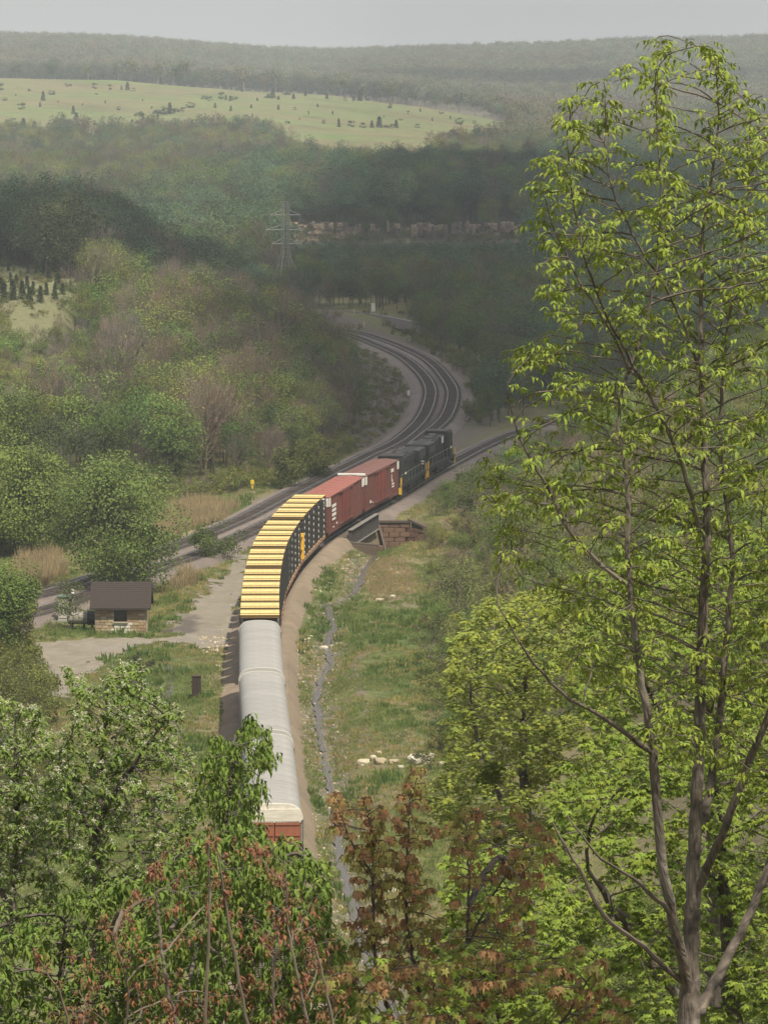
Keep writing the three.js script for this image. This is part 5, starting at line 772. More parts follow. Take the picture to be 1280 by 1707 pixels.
// ---------------------------------------------------------------- foreground trees on the lookout's hillside
function leafShape(f, at, yaw, down, len, wid, k, curl = 0.5, lobed = false) { // one leaf: starts at `at`, leaves in direction yaw, hangs by `down`, bends further towards its tip
  const T = [0, 0.28, 0.62, 1], W = [0.12, 1, 0.78, 0], mid = [], L = [], R = [], cy = Math.cos(yaw), sy = Math.sin(yaw); let p = at.clone(), a = down;
  for (let i = 0; i < 4; i++) { if (i) { const q = (T[i] - T[i - 1]) * len; p = p.clone().add(V(cy * Math.cos(a) * q, -Math.sin(a) * q, sy * Math.cos(a) * q)); a += curl * (T[i] - T[i - 1]) * 1.6; } mid.push(p); const s = V(-sy, 0, cy).multiplyScalar(wid / 2 * W[i]), up = V(0, wid * 0.14 * W[i], 0); L.push(p.clone().add(s).add(up)); R.push(p.clone().sub(s).add(up)); }
  if (lobed) { // five pointed lobes round the stalk end
    const C = at, fw = V(cy * Math.cos(down), -Math.sin(down), sy * Math.cos(down)), sd = V(-sy, 0, cy), nr = V(0, 0, 0).crossVectors(sd, fw), pts = [];
    [[-2.35, 0.34], [-1.75, 0.62], [-1.25, 0.42], [-0.85, 0.95], [-0.42, 0.52], [0, 1.12], [0.42, 0.52], [0.85, 0.95], [1.25, 0.42], [1.75, 0.62], [2.35, 0.34]].forEach(([an, q]) => { const rr = q * len * 0.62; pts.push(C.clone().addScaledVector(fw, Math.cos(an) * rr + len * 0.12).addScaledVector(sd, Math.sin(an) * rr * wid / len).addScaledVector(nr, -0.22 * rr * Math.abs(Math.sin(an)) - curl * 0.3 * rr * q)); });
    const c = C.clone().addScaledVector(fw, len * 0.12); for (let i = 1; i < pts.length; i++) f.tri(c, pts[i - 1], pts[i], k); return;
  }
  for (let i = 1; i < 4; i++) { if (i < 3) { f.quad(mid[i - 1], mid[i], L[i], L[i - 1], k); f.quad(mid[i], mid[i - 1], R[i - 1], R[i], k); } else { f.tri(mid[i - 1], mid[i], L[i - 1], k); f.tri(mid[i], mid[i - 1], R[i - 1], k); } }
}
const SPRIG = {
  ash: (s) => { const r = rng(s), f = new Faces(), yaw = r() * 6.283, d = V(Math.cos(yaw), 0.15, Math.sin(yaw)), side = V(-Math.sin(yaw), 0, Math.cos(yaw)), n = 2 + Math.floor(r() * 2); const st = [0.2, 0.26, 0.07]; const q = (t) => d.clone().multiplyScalar(t * 0.2).add(V(0, -0.06 * t * t, 0)); f.stick(V(0, 0, 0), q(0.5), 0.003, 0.0025, st); f.stick(q(0.5), q(1), 0.0025, 0.002, st); for (let i = 0; i < n; i++) for (const e of [-1, 1]) leafShape(f, q(0.4 + 0.5 * i / n), yaw + e * (0.75 + r() * 0.35), -0.1 + r() * 0.75, 0.1 + r() * 0.05, 0.034 + r() * 0.01, vary([0.235, 0.3, 0.042], 0.55, r), 0.55); leafShape(f, q(1), yaw + (r() - 0.5) * 0.4, 0.5 + r() * 0.4, 0.13, 0.044, vary([0.24, 0.31, 0.045], 0.4, r), 0.7); return f.build(); },
  cherry: (s, bloom) => { const r = rng(s), f = new Faces(); for (let i = 0; i < 6; i++) leafShape(f, V((r() - 0.5) * 0.05, r() * 0.08 - 0.04, (r() - 0.5) * 0.05), i * 1.05 + r() * 0.6, -0.15 + r() * 0.9, 0.085 + r() * 0.04, 0.036 + r() * 0.008, vary([0.155, 0.225, 0.045], 0.5, r), 0.5); if (bloom) { const a = r() * 6.283, d = V(Math.cos(a), 0.5 + r() * 0.5, Math.sin(a)).normalize(); for (let i = 0; i < 16; i++) { const t = 0.02 + i / 16 * 0.13, b = ball(r), o = d.clone().multiplyScalar(t).addScaledVector(b, 0.009).add(V(0, -t * t * 2, 0)); f.blade(o, b, ball(r), 0.02, 0.018, vary([0.6, 0.6, 0.45], 0.15, r)); } } return f.build(); },
  hanging: (s) => { const r = rng(s), f = new Faces(); for (let i = 0; i < 7; i++) leafShape(f, V((r() - 0.5) * 0.07, r() * 0.12 - 0.06, (r() - 0.5) * 0.07), i * 0.9 + r() * 0.7, 0.35 + r() * 0.7, 0.12 + r() * 0.05, 0.036 + r() * 0.01, vary([0.155, 0.23, 0.044], 0.5, r), 0.85); return f.build(); },
  maple: (s) => { const r = rng(s), f = new Faces(); for (let i = 0; i < 5; i++) { const a = i * 1.25 + r() * 0.8, st = V(Math.cos(a) * 0.06, 0.02 + (r() - 0.5) * 0.1, Math.sin(a) * 0.06); f.stick(V(0, -0.02, 0), st, 0.0025, 0.002, [0.2, 0.2, 0.06]); leafShape(f, st, a + (r() - 0.5) * 0.5, 0.1 + r() * 0.75, 0.12 + r() * 0.045, 0.125 + r() * 0.03, vary([0.185, 0.25, 0.032], 0.55, r), 0.5, true); } return f.build(); },
  finemaple: (s) => { const r = rng(s), f = new Faces(); for (let i = 0; i < 7; i++) { const a = i * 0.9 + r() * 0.8, st = V(Math.cos(a) * (0.05 + r() * 0.1), (r() - 0.5) * 0.16, Math.sin(a) * (0.05 + r() * 0.1)); leafShape(f, st, a + (r() - 0.5), 0.1 + r() * 0.6, 0.13 + r() * 0.04, 0.13, vary([0.225, 0.27, 0.042], 0.55, r), 0.4, true); } return f.build(); },
  bronze: (s) => { const r = rng(s), f = new Faces(), g = r(); for (let i = 0; i < 4; i++) { const a = i * 1.57 + r() * 0.9, st = V(Math.cos(a) * 0.06, 0.01, Math.sin(a) * 0.06); f.stick(V(0, 0, 0), st, 0.0025, 0.002, [0.25, 0.12, 0.06]); leafShape(f, st, a, 0.75 + r() * 0.6, 0.13 + r() * 0.04, 0.1 + r() * 0.03, vary(g < 0.42 ? [0.32, 0.185, 0.09] : [0.29, 0.27, 0.085], 0.4, r), 0.9, true); } return f.build(); },
  redshoot: (s) => { const r = rng(s), f = new Faces(), red = r() < 0.7; for (let i = 0; i < 7; i++) leafShape(f, V((r() - 0.5) * 0.05, r() * 0.1 - 0.05, (r() - 0.5) * 0.05), i * 0.9 + r(), 0.2 + r() * 0.9, 0.055 + r() * 0.035, 0.026, vary(red ? [0.25, 0.11, 0.065] : [0.22, 0.19, 0.06], 0.5, r), 0.6); return f.build(); },
};
const sprigs = {}; for (const k in SPRIG) sprigs[k] = [1, 2, 3, 4, 5, 6].map((i) => SPRIG[k](i * 13 + k.length)); sprigs.blossom = [1, 2, 3, 4].map((i) => SPRIG.cherry(i * 17, true));

const barkDark = [0.12, 0.1, 0.085], barkGrey = [0.15, 0.125, 0.105], barkPale = [0.36, 0.3, 0.24];
function foreTree({ name, label, category = 'tree', seed, stems, vol, n, step = 0.22, reach = 1.6, kill = 0.45, leafKind, mixKind, mix = 0, perNode = 2, leafR = 0.011, tipR = 0.0042, power = 2.35, scale = 1, bark = barkDark, leafParts = 300, thin = 0, sag = 0, up = 0 }) {
  n = Math.round(n * 2.3); kill *= 0.56; step *= 0.8; scale *= leafKind === 'ash' ? 0.56 : leafKind === 'redshoot' ? 0.55 : 0.72;
  const r = rng(seed), P = [], par = [], fixedR = [];
  const add = (p, q, rad) => { P.push(p); par.push(q); fixedR.push(rad); return P.length - 1; };
  // stems drawn after the photograph: [[px, py, D, radius] ...]; a stem starts at the nearest earlier point
  let first = true;
  for (const s of stems) {
    const pts = s.map(([px, py, D]) => py === 'ground' ? null : pd(px, py, D)), rad = s.map((q) => q[3]);
    if (s[0][1] === 'ground') { const p1 = pts[1], D = s[0][2], x = (s[0][0] - CX) / F * D; pts[0] = V(x, height(x, D) - 0.3, -D); }
    const c = new THREE.CatmullRomCurve3(pts, false, 'centripetal'), len = c.getLength(), m = Math.max(2, Math.ceil(len / step)); let prev = -1;
    if (!first) { let b = 1e9; for (let i = 0; i < P.length; i++) { const d = P[i].distanceToSquared(pts[0]); if (d < b) { b = d; prev = i; } } }
    for (let i = 0; i <= m; i++) { const t = i / m, u = t * (s.length - 1), k = Math.min(s.length - 2, Math.floor(u)); const q = c.getPoint(t); if (i && i < m) q.add(ball(r).multiplyScalar(step * 0.07)); if (i === 0 && prev >= 0) continue; prev = add(q, prev, lerp(rad[k], rad[k + 1], u - k)); }
    first = false;
  }
  // attraction points inside the crown's outline; branches grow towards them
  let A = []; { let x0 = 1e9, x1 = -1e9, y0 = 1e9, y1 = -1e9; for (const [x, y] of vol.poly) { x0 = Math.min(x0, x); x1 = Math.max(x1, x); y0 = Math.min(y0, y); y1 = Math.max(y1, y); } let guard = 0; while (A.length < n && guard++ < n * 60) { const px = lerp(x0, x1, r()), py = lerp(y0, y1, r()); if (!inside(vol.poly, px, py)) continue; if (thin && noise(px * 0.012, py * 0.012, seed) * 0.9 + r() * 0.8 < thin) continue; A.push(pd(px, py, lerp(vol.D[0], vol.D[1], r()))); } }
  for (const [cx, y0, y1, w, k] of vol.spires ?? []) for (let i = 0; i < k; i++) { const t = r(); A.push(pd(cx + (r() - 0.5) * 2 * w * (0.4 + 0.6 * t), lerp(y0, y1, t), lerp(vol.D[0], vol.D[1], 0.3 + r() * 0.35))); }
  let near = A.map(() => -1), dist = A.map(() => 1e9), seen = 0, alive = A.map(() => true);
  const stemCount = P.length;
  for (let it = 0; it < 140; it++) {
    for (let k = seen; k < P.length; k++) for (let i = 0; i < A.length; i++) if (alive[i]) { const d = P[k].distanceToSquared(A[i]); if (d < dist[i]) { dist[i] = d; near[i] = k; } }
    seen = P.length; const pull = new Map();
    for (let i = 0; i < A.length; i++) if (alive[i]) { const d = Math.sqrt(dist[i]); if (d < kill) { alive[i] = false; continue; } if (it < 60 && d > reach) continue; const v = A[i].clone().sub(P[near[i]]).normalize(); const w = pull.get(near[i]); if (w) w.add(v); else pull.set(near[i], v); }
    if (!pull.size) break;
    for (const [k, v] of pull) { if (v.lengthSq() < 1e-4) v.copy(ball(r)); v.normalize(); const back = par[k] >= 0 ? P[k].clone().sub(P[par[k]]).normalize() : V(0, 1, 0); v.addScaledVector(back, 0.35).add(V(0, 0.12 - sag + up, 0)).addScaledVector(ball(r), 0.18).normalize(); add(P[k].clone().addScaledVector(v, step), k, 0); }
    if (P.length > 9000) break;
  }
  // twig thickness from the tips down; drawn stems keep the photograph's thickness
  const N = P.length, kids = Array.from({ length: N }, () => []), R = new Float64Array(N); for (let i = 1; i < N; i++) if (par[i] >= 0) kids[par[i]].push(i);
  for (let i = N - 1; i >= 0; i--) { let s = 0; for (const k of kids[i]) s += Math.pow(i >= stemCount || k >= stemCount ? Math.min(R[k], 0.03) : R[k], power); R[i] = kids[i].length ? Math.pow(s, 1 / power) : tipR; R[i] += 0.0002; if (fixedR[i]) R[i] = fixedR[i]; else R[i] = Math.min(R[i], 0.045); }
  const root = P[0], t = thing(name, label, category, root.clone()), at = P.map((p) => p.clone().sub(root));
  const thick = new Faces(), fine = new Faces(), ringOf = (i, dir, rad, n) => { const u = Math.abs(dir.y) < 0.95 ? V(0, 1, 0) : V(1, 0, 0), s = V(0, 0, 0).crossVectors(dir, u).normalize(), q = V(0, 0, 0).crossVectors(dir, s), o = []; for (let k = 0; k < n; k++) { const a = k / n * 6.2832, rr = rad * (rad > 0.03 ? 1 + 0.12 * noise(i * 0.7, k * 1.3, seed) : 1); o.push(at[i].clone().addScaledVector(s, Math.cos(a) * rr).addScaledVector(q, Math.sin(a) * rr)); } return o; };
  const dirAt = at.map((p, i) => { const a = par[i] >= 0 ? p.clone().sub(at[par[i]]).normalize() : V(0, 1, 0); const k = kids[i][0]; if (k !== undefined) a.add(at[k].clone().sub(p).normalize()); return a.normalize(); });
  for (let i = 1; i < N; i++) {
    const q = par[i]; if (q < 0) continue; const main = kids[q][0] === i, big = R[i] > 0.022, n2 = R[i] > 0.03 ? 9 : R[i] > 0.012 ? 6 : 4, r0 = main ? R[q] : Math.min(R[q], R[i] * 1.12);
    const a = ringOf(q, main ? dirAt[q] : dirAt[i], r0, n2), b = ringOf(i, dirAt[i], R[i], n2), f = big ? thick : fine;
    const tone = 0.8 + 0.35 * noise(i * 0.35, seed, 2), lichen = S(noise(at[i].x * 1.7, at[i].y * 1.1, seed + 4) * 2.5), c0 = bark.map((v) => v * tone), c = c0.map((v, j) => lerp(v, [0.27, 0.245, 0.215][j], lichen * (big ? 0.55 : 0.25)));
    for (let k = 0; k < n2; k++) { const k2 = (k + 1) % n2, w = 1 + 0.25 * noise(k * 2.1, i * 0.9, seed); f.quad(a[k], b[k], b[k2], a[k2], c.map((v) => v * w)); }
  }
  if (thick.p.length) mesh('trunk', smoothed(thick), M.trunk, t); if (fine.p.length) mesh('branches', fine.build(), M.bark, t);
  // leaves on the thin shoots
  const spots = []; for (let i = stemCount * 0 + 1; i < N; i++) { if (R[i] > leafR) continue; const tip = !kids[i].length, cnt = tip ? perNode + 2 : perNode || (r() < 0.25 ? 1 : 0); for (let k = 0; k < cnt; k++) { if (!tip && r() < 0.3) continue; const f = r(), p = at[i].clone().lerp(at[par[i]], f).add(ball(r).multiplyScalar(0.05 * scale + 0.02)); spots.push(p); } }
  const m4 = new THREE.Matrix4(), qn = new THREE.Quaternion(), eu = new THREE.Euler(), camD = V(0, CAMY, 0).sub(root).normalize();
  const order = spots.map((p, i) => [p.dot(camD) + (r() - 0.5) * 1.2, i]).sort((a, b) => b[0] - a[0]), parts = new Set(order.slice(0, leafParts).map((q) => q[1])), rest = {};
  spots.forEach((p, i) => {
    const kind = mix && r() < mix ? mixKind : leafKind, G = sprigs[kind], v = Math.floor(r() * G.length); eu.set((r() - 0.5) * 0.5, r() * 6.283, (r() - 0.5) * 0.5); qn.setFromEuler(eu); const s = scale * (0.75 + r() * 0.5), sc = V(s, s, s);
    if (parts.has(i)) { const o = mesh('leaf', G[v], M.leaf, t); o.position.copy(p); o.quaternion.copy(qn); o.scale.copy(sc); }
    else (rest[kind + '|' + v] ??= []).push([m4.clone().compose(p, qn, sc), 0.72 + r() * 0.5, r()]);
  });
  for (const id in rest) { const [kind, v] = id.split('|'), L = rest[id], im = shadows(new THREE.InstancedMesh(sprigs[kind][v], M.leaf, L.length)); L.forEach(([m, k, w], i) => { im.setMatrixAt(i, m); im.setColorAt(i, rgb(k * (0.92 + w * 0.16), k, k * (1.05 - w * 0.2))); }); im.name = 'foliage'; im.userData.kind = 'stuff'; t.add(im); }
  console.log(name, label.slice(0, 30), 'nodes', N, 'leaves', spots.length, 'root', root.toArray().map((x) => x.toFixed(1)).join(' '));
  return t;
}
function smoothed(f) { // shared normals round a limb, colours kept per face
  const g = f.build(), p = g.attributes.position, n = g.attributes.normal, map = new Map(); for (let i = 0; i < p.count; i++) { const k = Math.round(p.getX(i) * 2000) + ',' + Math.round(p.getY(i) * 2000) + ',' + Math.round(p.getZ(i) * 2000); const a = map.get(k) ?? [0, 0, 0]; a[0] += n.getX(i); a[1] += n.getY(i); a[2] += n.getZ(i); map.set(k, a); }
  for (let i = 0; i < p.count; i++) { const a = map.get(Math.round(p.getX(i) * 2000) + ',' + Math.round(p.getY(i) * 2000) + ',' + Math.round(p.getZ(i) * 2000)), l = Math.hypot(...a) || 1; n.setXYZ(i, a[0] / l, a[1] / l, a[2] / l); }
  const uv = new Float32Array(p.count * 2), c = g.attributes.color; for (let i = 0; i < p.count; i++) { const x = p.getX(i), y = p.getY(i), z = p.getZ(i); uv[i * 2] = (x + z * 0.8) * 2.2; uv[i * 2 + 1] = y * 0.7; }
  g.setAttribute('uv', new THREE.BufferAttribute(uv, 2)); return g;
}

foreTree({ name: 'ash_tree', label: 'tall young tree with forked grey trunk and hanging yellow green leaves on the right', seed: 601, bark: barkGrey, leafKind: 'ash', perNode: 2, n: 1600, reach: 1.3, kill: 0.34, step: 0.16, leafR: 0.0058, thin: 0.44, up: 0.2, tipR: 0.0036, vol: { D: [33.6, 37.2], spires: [[1092, 58, 260, 24, 60], [1193, 68, 290, 28, 70], [1006, 138, 320, 28, 50], [947, 185, 360, 26, 45], [1262, 150, 330, 26, 45], [905, 270, 420, 26, 45]], poly: [[1078, 82], [1106, 82], [1112, 200], [1126, 330], [1160, 340], [1174, 220], [1178, 90], [1212, 90], [1226, 190], [1242, 270], [1250, 160], [1285, 160], [1320, 260], [1420, 300], [1440, 1250], [1300, 1330], [1150, 1290], [1020, 1180], [930, 1110], [850, 960], [800, 850], [792, 770], [850, 690], [850, 605], [905, 560], [890, 470], [905, 420], [893, 280], [925, 250], [938, 180], [962, 190], [976, 340], [988, 140], [1022, 140], [1035, 240], [1060, 320], [1074, 190]] },
  stems: [[[1150, 'ground', 35, 0.1258], [1148, 1760, 35, 0.1036], [1152, 1560, 35, 0.0666], [1158, 1380, 35, 0.0555], [1166, 1200, 35, 0.0459], [1172, 1000, 35, 0.0407], [1178, 850, 35, 0.0340], [1170, 700, 35.1, 0.0266], [1168, 520, 35.2, 0.0207], [1172, 380, 35.2, 0.0148], [1195, 220, 35.2, 0.0089], [1193, 98, 35.2, 0.0037]],
    [[1150, 1660, 35, 0.0518], [1128, 1560, 34.7, 0.0459], [1098, 1400, 34.4, 0.0407], [1088, 1250, 34.3, 0.0370], [1066, 1120, 34.2, 0.0311], [1048, 960, 34.2, 0.0252], [1044, 800, 34.3, 0.0192], [1030, 690, 34.4, 0.0148], [1075, 540, 34.6, 0.0118], [1100, 380, 34.6, 0.0089], [1095, 200, 34.6, 0.0059], [1092, 90, 34.6, 0.0030]],
    [[1170, 1380, 35, 0.0370], [1192, 1250, 35.5, 0.0340], [1210, 1080, 35.8, 0.0281], [1218, 900, 35.9, 0.0237], [1200, 760, 36, 0.0192], [1210, 560, 36, 0.0133], [1240, 380, 36, 0.0089], [1252, 180, 36, 0.0037]],
    [[1160, 1690, 35, 0.0592], [1200, 1620, 35.3, 0.0444], [1250, 1520, 35.8, 0.0370], [1300, 1380, 36.2, 0.0333], [1340, 1150, 36.4, 0.0259], [1350, 850, 36.4, 0.0163], [1340, 500, 36.4, 0.0089]],
    [[1160, 1490, 35, 0.0370], [1215, 1360, 34.6, 0.0333], [1260, 1240, 34.4, 0.0296], [1310, 1100, 34.3, 0.0237], [1330, 900, 34.3, 0.0148]],
    [[1135, 1640, 35, 0.0259], [1075, 1580, 34.4, 0.0207], [1010, 1530, 34, 0.0178], [960, 1440, 33.8, 0.0133], [920, 1370, 33.8, 0.0081]],
    [[1118, 1520, 34.6, 0.0222], [1060, 1470, 34.1, 0.0148], [990, 1420, 33.8, 0.0096], [945, 1360, 33.8, 0.0059]],
    [[1090, 1260, 34.3, 0.0266], [1010, 1200, 34, 0.0192], [930, 1150, 33.9, 0.0148], [880, 1090, 33.8, 0.0104], [830, 1010, 33.8, 0.0052]],
    [[1050, 980, 34.2, 0.0222], [960, 900, 34, 0.0163], [905, 800, 33.9, 0.0126], [862, 720, 33.9, 0.0074], [845, 640, 33.9, 0.0037]],
    [[1170, 900, 35, 0.0207], [1130, 760, 34.7, 0.0163], [1060, 620, 34.5, 0.0133], [990, 480, 34.4, 0.0104], [955, 340, 34.4, 0.0067], [945, 210, 34.4, 0.0030]],
    [[1060, 640, 34.5, 0.0133], [1010, 540, 34.4, 0.0104], [960, 460, 34.4, 0.0081], [915, 360, 34.4, 0.0044]],
    [[1172, 640, 35.2, 0.0148], [1130, 520, 35, 0.0111], [1060, 400, 34.9, 0.0089], [1015, 300, 34.9, 0.0059], [1008, 150, 34.9, 0.0030]]] });

foreTree({ name: 'maple_tree', label: 'bright green broad leaved maple filling the lower right corner', seed: 611, leafKind: 'maple', n: 900, step: 0.3, reach: 2.2, kill: 0.6, perNode: 3, leafR: 0.014, leafParts: 100, scale: 1.05, vol: { D: [48, 57], poly: [[860, 1500], [880, 1350], [960, 1250], [1080, 1180], [1280, 1150], [1480, 1180], [1480, 1800], [900, 1800]] }, stems: [[[1230, 'ground', 53, 0.2], [1220, 1800, 53, 0.15], [1215, 1600, 53, 0.1], [1200, 1400, 52.5, 0.06], [1190, 1270, 52, 0.02]], [[1220, 1760, 53, 0.09], [1080, 1600, 52, 0.06], [980, 1450, 51, 0.025]]] });
foreTree({ name: 'maple_tree', label: 'fine leaved light green maple right of the boulders', seed: 612, leafKind: 'finemaple', n: 1000, step: 0.42, reach: 3.2, kill: 0.8, perNode: 3, leafR: 0.016, leafParts: 0, scale: 1.25, vol: { D: [92, 106], poly: [[700, 1330], [735, 1260], [730, 1150], [745, 1060], [780, 1010], [850, 985], [930, 970], [1010, 1010], [1060, 1130], [1030, 1320], [930, 1440], [800, 1430], [720, 1390]] }, stems: [[[890, 'ground', 99, 0.22], [880, 1420, 99, 0.14], [870, 1250, 99, 0.09], [880, 1080, 98.5, 0.03]], [[880, 1400, 99, 0.09], [800, 1250, 97, 0.05], [780, 1120, 96, 0.02]]] });
foreTree({ name: 'maple_tree', label: 'dense green maple behind the forked grey trunk', seed: 613, leafKind: 'maple', n: 900, step: 0.4, reach: 3, kill: 0.75, perNode: 3, leafR: 0.016, leafParts: 0, scale: 1.2, vol: { D: [74, 88], poly: [[950, 1060], [1000, 960], [1040, 900], [1120, 930], [1200, 880], [1330, 840], [1480, 900], [1480, 1350], [1000, 1350], [960, 1200]] }, stems: [[[1200, 'ground', 82, 0.24], [1190, 1380, 82, 0.15], [1180, 1150, 81, 0.08], [1170, 960, 80, 0.03]], [[1190, 1300, 82, 0.1], [1080, 1150, 79, 0.05], [1030, 1010, 78, 0.02]], [[1188, 1250, 82, 0.1], [1320, 1100, 83, 0.05], [1380, 960, 83, 0.02]]] });
foreTree({ name: 'maple_tree', label: 'bright green low maple under the bronze saplings at the bottom centre', seed: 614, leafKind: 'maple', n: 620, step: 0.25, reach: 2, kill: 0.5, perNode: 3, leafR: 0.012, leafParts: 100, scale: 0.95, vol: { D: [45, 50], poly: [[690, 1800], [690, 1600], [720, 1520], [745, 1430], [800, 1400], [870, 1420], [950, 1490], [1000, 1580], [1000, 1800]] }, stems: [[[850, 'ground', 48, 0.14], [840, 1760, 48, 0.09], [830, 1600, 47.8, 0.05], [820, 1460, 47.5, 0.015]]] });

foreTree({ name: 'bronze_sapling', label: 'thin sapling with drooping bronze leaves beside the creek, left of its neighbours', category: 'sapling', seed: 621, bark: [0.1, 0.08, 0.07], leafKind: 'bronze', perNode: 0, n: 110, step: 0.16, reach: 1.2, kill: 0.3, leafR: 0.009, leafParts: 300, scale: 1.0, vol: { D: [38.4, 40], poly: [[540, 1320], [575, 1318], [605, 1350], [640, 1330], [655, 1390], [668, 1470], [660, 1590], [580, 1590], [590, 1450], [545, 1390]] }, stems: [[[668, 'ground', 39.5, 0.04], [655, 1720, 39.3, 0.026], [628, 1620, 39.2, 0.02], [622, 1500, 39.2, 0.016], [621, 1400, 39.2, 0.01], [612, 1350, 39.2, 0.006]], [[622, 1460, 39.2, 0.012], [585, 1400, 39.1, 0.009], [560, 1335, 39, 0.005]]] });
foreTree({ name: 'bronze_sapling', label: 'bronze leaved sapling with a pointed dense top in front of the boulders', category: 'sapling', seed: 622, bark: [0.1, 0.08, 0.07], leafKind: 'bronze', perNode: 0, n: 150, step: 0.15, reach: 1.2, kill: 0.26, leafR: 0.009, leafParts: 300, scale: 0.95, vol: { D: [38.6, 40.2], poly: [[690, 1265], [706, 1300], [730, 1380], [722, 1430], [700, 1450], [735, 1530], [720, 1640], [640, 1640], [660, 1500], [640, 1440], [636, 1400], [655, 1350], [672, 1300]] }, stems: [[[715, 'ground', 39.8, 0.04], [708, 1720, 39.6, 0.024], [692, 1620, 39.5, 0.018], [676, 1500, 39.4, 0.014], [680, 1400, 39.4, 0.01], [686, 1290, 39.4, 0.005]]] });
foreTree({ name: 'bronze_sapling', label: 'broad spreading sapling of bronze and olive leaves right of the pointed one', category: 'sapling', seed: 623, bark: [0.1, 0.08, 0.07], leafKind: 'bronze', mixKind: 'maple', mix: 0.08, perNode: 0, n: 230, step: 0.17, reach: 1.3, kill: 0.3, leafR: 0.009, leafParts: 300, scale: 0.95, vol: { D: [37.6, 40], poly: [[735, 1380], [770, 1345], [820, 1350], [870, 1345], [915, 1370], [940, 1420], [880, 1480], [900, 1560], [860, 1640], [740, 1640], [760, 1500]] }, stems: [[[760, 'ground', 39, 0.04], [765, 1740, 39, 0.024], [775, 1600, 38.9, 0.018], [782, 1470, 38.8, 0.012], [775, 1370, 38.8, 0.006]], [[775, 1580, 38.9, 0.014], [830, 1480, 38.6, 0.01], [880, 1400, 38.5, 0.006]]] });
foreTree({ name: 'bronze_sapling', label: 'low bronze saplings along the bottom edge between creek and grey trunk', category: 'sapling', seed: 624, bark: [0.1, 0.08, 0.07], leafKind: 'bronze', mixKind: 'maple', mix: 0.3, perNode: 1, n: 190, step: 0.17, reach: 1.5, kill: 0.32, leafR: 0.009, leafParts: 300, thin: 0.2, vol: { D: [35.5, 38], poly: [[520, 1620], [600, 1590], [700, 1600], [800, 1570], [900, 1600], [1000, 1580], [1060, 1640], [1060, 1760], [520, 1760]] }, stems: [[[780, 'ground', 37, 0.05], [785, 1800, 37, 0.03], [800, 1690, 36.8, 0.016], [820, 1610, 36.8, 0.006]], [[784, 1790, 37, 0.02], [650, 1720, 36.5, 0.014], [590, 1640, 36.4, 0.006]], [[784, 1780, 37, 0.02], [920, 1720, 36.5, 0.014], [990, 1620, 36.4, 0.006]]] });

foreTree({ name: 'cherry_tree', label: 'white flowering cherry with forked trunk in front of the gravel road', seed: 631, leafKind: 'cherry', mixKind: 'blossom', mix: 0.6, perNode: 2, n: 1300, step: 0.2, reach: 1.6, kill: 0.38, leafR: 0.0095, leafParts: 300, thin: 0.12, vol: { D: [43.5, 47.5], poly: [[105, 1150], [118, 1112], [150, 1150], [180, 1115], [228, 1100], [250, 1150], [292, 1175], [305, 1240], [335, 1300], [340, 1400], [250, 1480], [130, 1480], [70, 1400], [75, 1290], [110, 1230]] }, stems: [[[165, 'ground', 45.5, 0.13], [165, 1560, 45.5, 0.075], [163, 1440, 45.5, 0.06], [166, 1345, 45.5, 0.045], [172, 1250, 45.5, 0.025], [180, 1150, 45.5, 0.01]], [[165, 1365, 45.5, 0.04], [205, 1300, 45, 0.028], [255, 1230, 44.8, 0.014], [285, 1190, 44.8, 0.006]], [[164, 1400, 45.5, 0.03], [120, 1330, 45.2, 0.02], [100, 1260, 45, 0.01]]] });
foreTree({ name: 'cherry_tree', label: 'white flowering cherry cut by the left edge of the view', seed: 632, leafKind: 'cherry', mixKind: 'blossom', mix: 0.68, perNode: 2, n: 1150, step: 0.2, reach: 1.7, kill: 0.4, leafR: 0.0095, leafParts: 300, thin: 0.1, vol: { D: [45, 49], poly: [[-90, 1180], [-20, 1160], [40, 1155], [80, 1190], [110, 1290], [100, 1400], [110, 1500], [60, 1600], [-90, 1600]] }, stems: [[[10, 'ground', 47, 0.13], [12, 1640, 47, 0.07], [20, 1500, 47, 0.05], [30, 1360, 46.8, 0.03], [25, 1220, 46.8, 0.01]], [[18, 1520, 47, 0.035], [-30, 1400, 46.5, 0.022], [-50, 1250, 46.5, 0.01]]] });
foreTree({ name: 'cherry_tree', label: 'leafy green cherry with few flowers at the bottom left corner', seed: 633, leafKind: 'cherry', mixKind: 'hanging', mix: 0.4, perNode: 3, n: 900, step: 0.2, reach: 1.8, kill: 0.38, leafR: 0.01, leafParts: 200, scale: 1.05, vol: { D: [40, 44], poly: [[-80, 1560], [40, 1530], [130, 1470], [220, 1470], [280, 1560], [300, 1680], [280, 1800], [-80, 1800]] }, stems: [[[90, 'ground', 42, 0.12], [95, 1780, 42, 0.07], [100, 1660, 42, 0.04], [110, 1530, 42, 0.012]]] });
foreTree({ name: 'peach_tree', label: 'green tree with long hanging leaves in front of the grey autoracks', seed: 641, leafKind: 'hanging', perNode: 2, scale: 0.82, n: 280, step: 0.17, reach: 1.4, kill: 0.4, leafR: 0.0095, leafParts: 300, thin: 0.1, vol: { D: [41, 43.6], poly: [[330, 1250], [352, 1215], [385, 1230], [402, 1195], [440, 1192], [460, 1215], [462, 1260], [478, 1300], [455, 1330], [430, 1400], [350, 1420], [320, 1340]] }, stems: [[[360, 'ground', 42.4, 0.08], [362, 1560, 42.4, 0.045], [372, 1440, 42.3, 0.032], [380, 1340, 42.3, 0.02], [395, 1240, 42.3, 0.008]], [[372, 1420, 42.3, 0.02], [420, 1330, 42, 0.013], [450, 1240, 42, 0.006]]] });
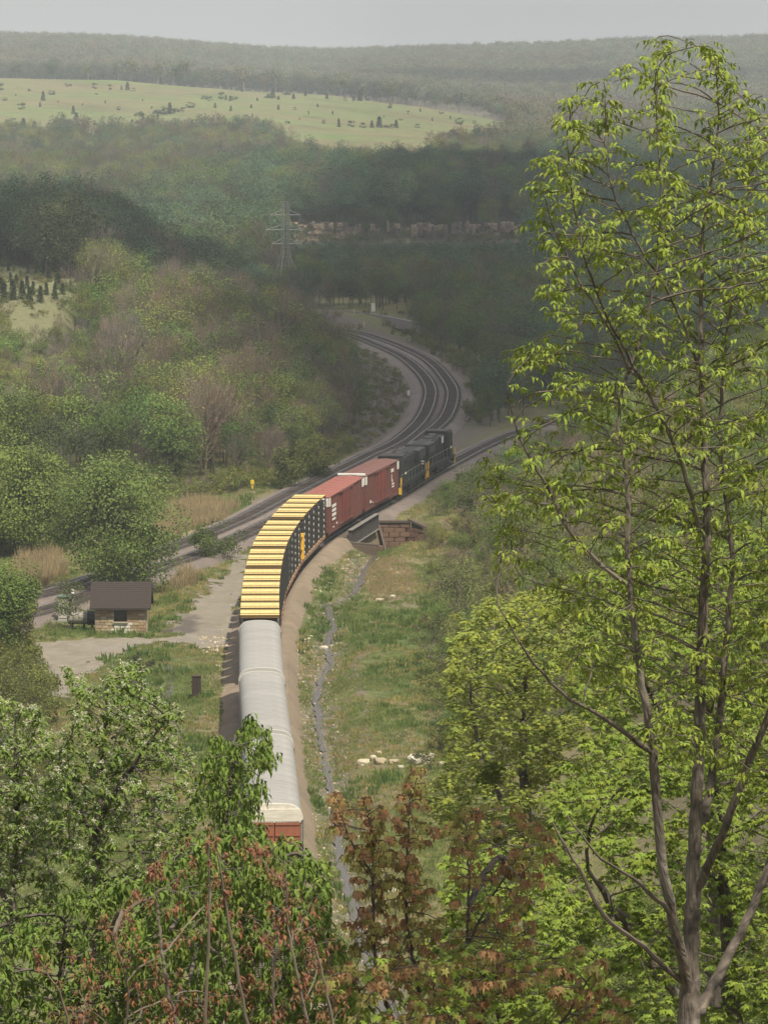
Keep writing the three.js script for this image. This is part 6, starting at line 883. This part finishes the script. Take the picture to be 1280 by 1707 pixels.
foreTree({ name: 'peach_tree', label: 'wide green tree with narrow leaves below the rear end of the train', seed: 642, leafKind: 'hanging', mixKind: 'cherry', mix: 0.3, perNode: 2, n: 1900, step: 0.19, reach: 1.8, kill: 0.36, leafR: 0.01, leafParts: 300, vol: { D: [37.5, 42.5], poly: [[170, 1600], [230, 1520], [250, 1440], [320, 1390], [400, 1375], [440, 1378], [480, 1392], [510, 1415], [550, 1460], [565, 1540], [600, 1640], [620, 1800], [200, 1800], [240, 1640]] }, stems: [[[420, 'ground', 41, 0.13], [420, 1800, 41, 0.09], [415, 1660, 41, 0.06], [400, 1520, 41, 0.035], [390, 1420, 41, 0.012]], [[418, 1720, 41, 0.05], [500, 1580, 40.5, 0.03], [530, 1450, 40.4, 0.01]], [[417, 1700, 41, 0.05], [320, 1580, 40.5, 0.03], [290, 1450, 40.4, 0.01]]] });
const shoots = [[[300, 1800], [280, 1650], [262, 1500], [258, 1440]], [[340, 1800], [345, 1620], [350, 1500], [348, 1400]], [[420, 1800], [400, 1640], [372, 1480], [355, 1380]], [[520, 1800], [500, 1650], [480, 1540], [478, 1450]], [[200, 1800], [215, 1660], [190, 1560]], [[560, 1800], [550, 1680], [520, 1560]], [[130, 1800], [110, 1680], [60, 1590]], [[450, 1800], [455, 1640], [470, 1520]]];
foreTree({ name: 'red_leaved_shrub', label: 'thicket of pale stems with small reddish brown young leaves at the bottom', category: 'shrub', seed: 651, bark: [0.15, 0.12, 0.09], leafKind: 'redshoot', perNode: 1, n: 140, step: 0.14, reach: 1.2, kill: 0.3, leafR: 0.0075, leafParts: 200, thin: 0.42, scale: 1.25, tipR: 0.0018, vol: { D: [35.5, 39.5], poly: [[40, 1620], [150, 1560], [230, 1470], [300, 1400], [400, 1380], [470, 1440], [545, 1500], [590, 1600], [620, 1760], [40, 1760]] }, stems: [[[330, 'ground', 36, 0.06], [330, 1850, 36, 0.03], ...shoots[0].slice(1).map(([a, b], i) => [a, b, 35.8, [0.018, 0.012, 0.006][i]])], ...shoots.slice(1).map((s, j) => [[330, 1850, 36, 0.02], ...s.map(([a, b], i) => [a, b, 35.2 + (j % 4) * 0.4, [0.018, 0.015, 0.011, 0.006][i + 4 - s.length]])])] });

renderer.render(scene, camera);
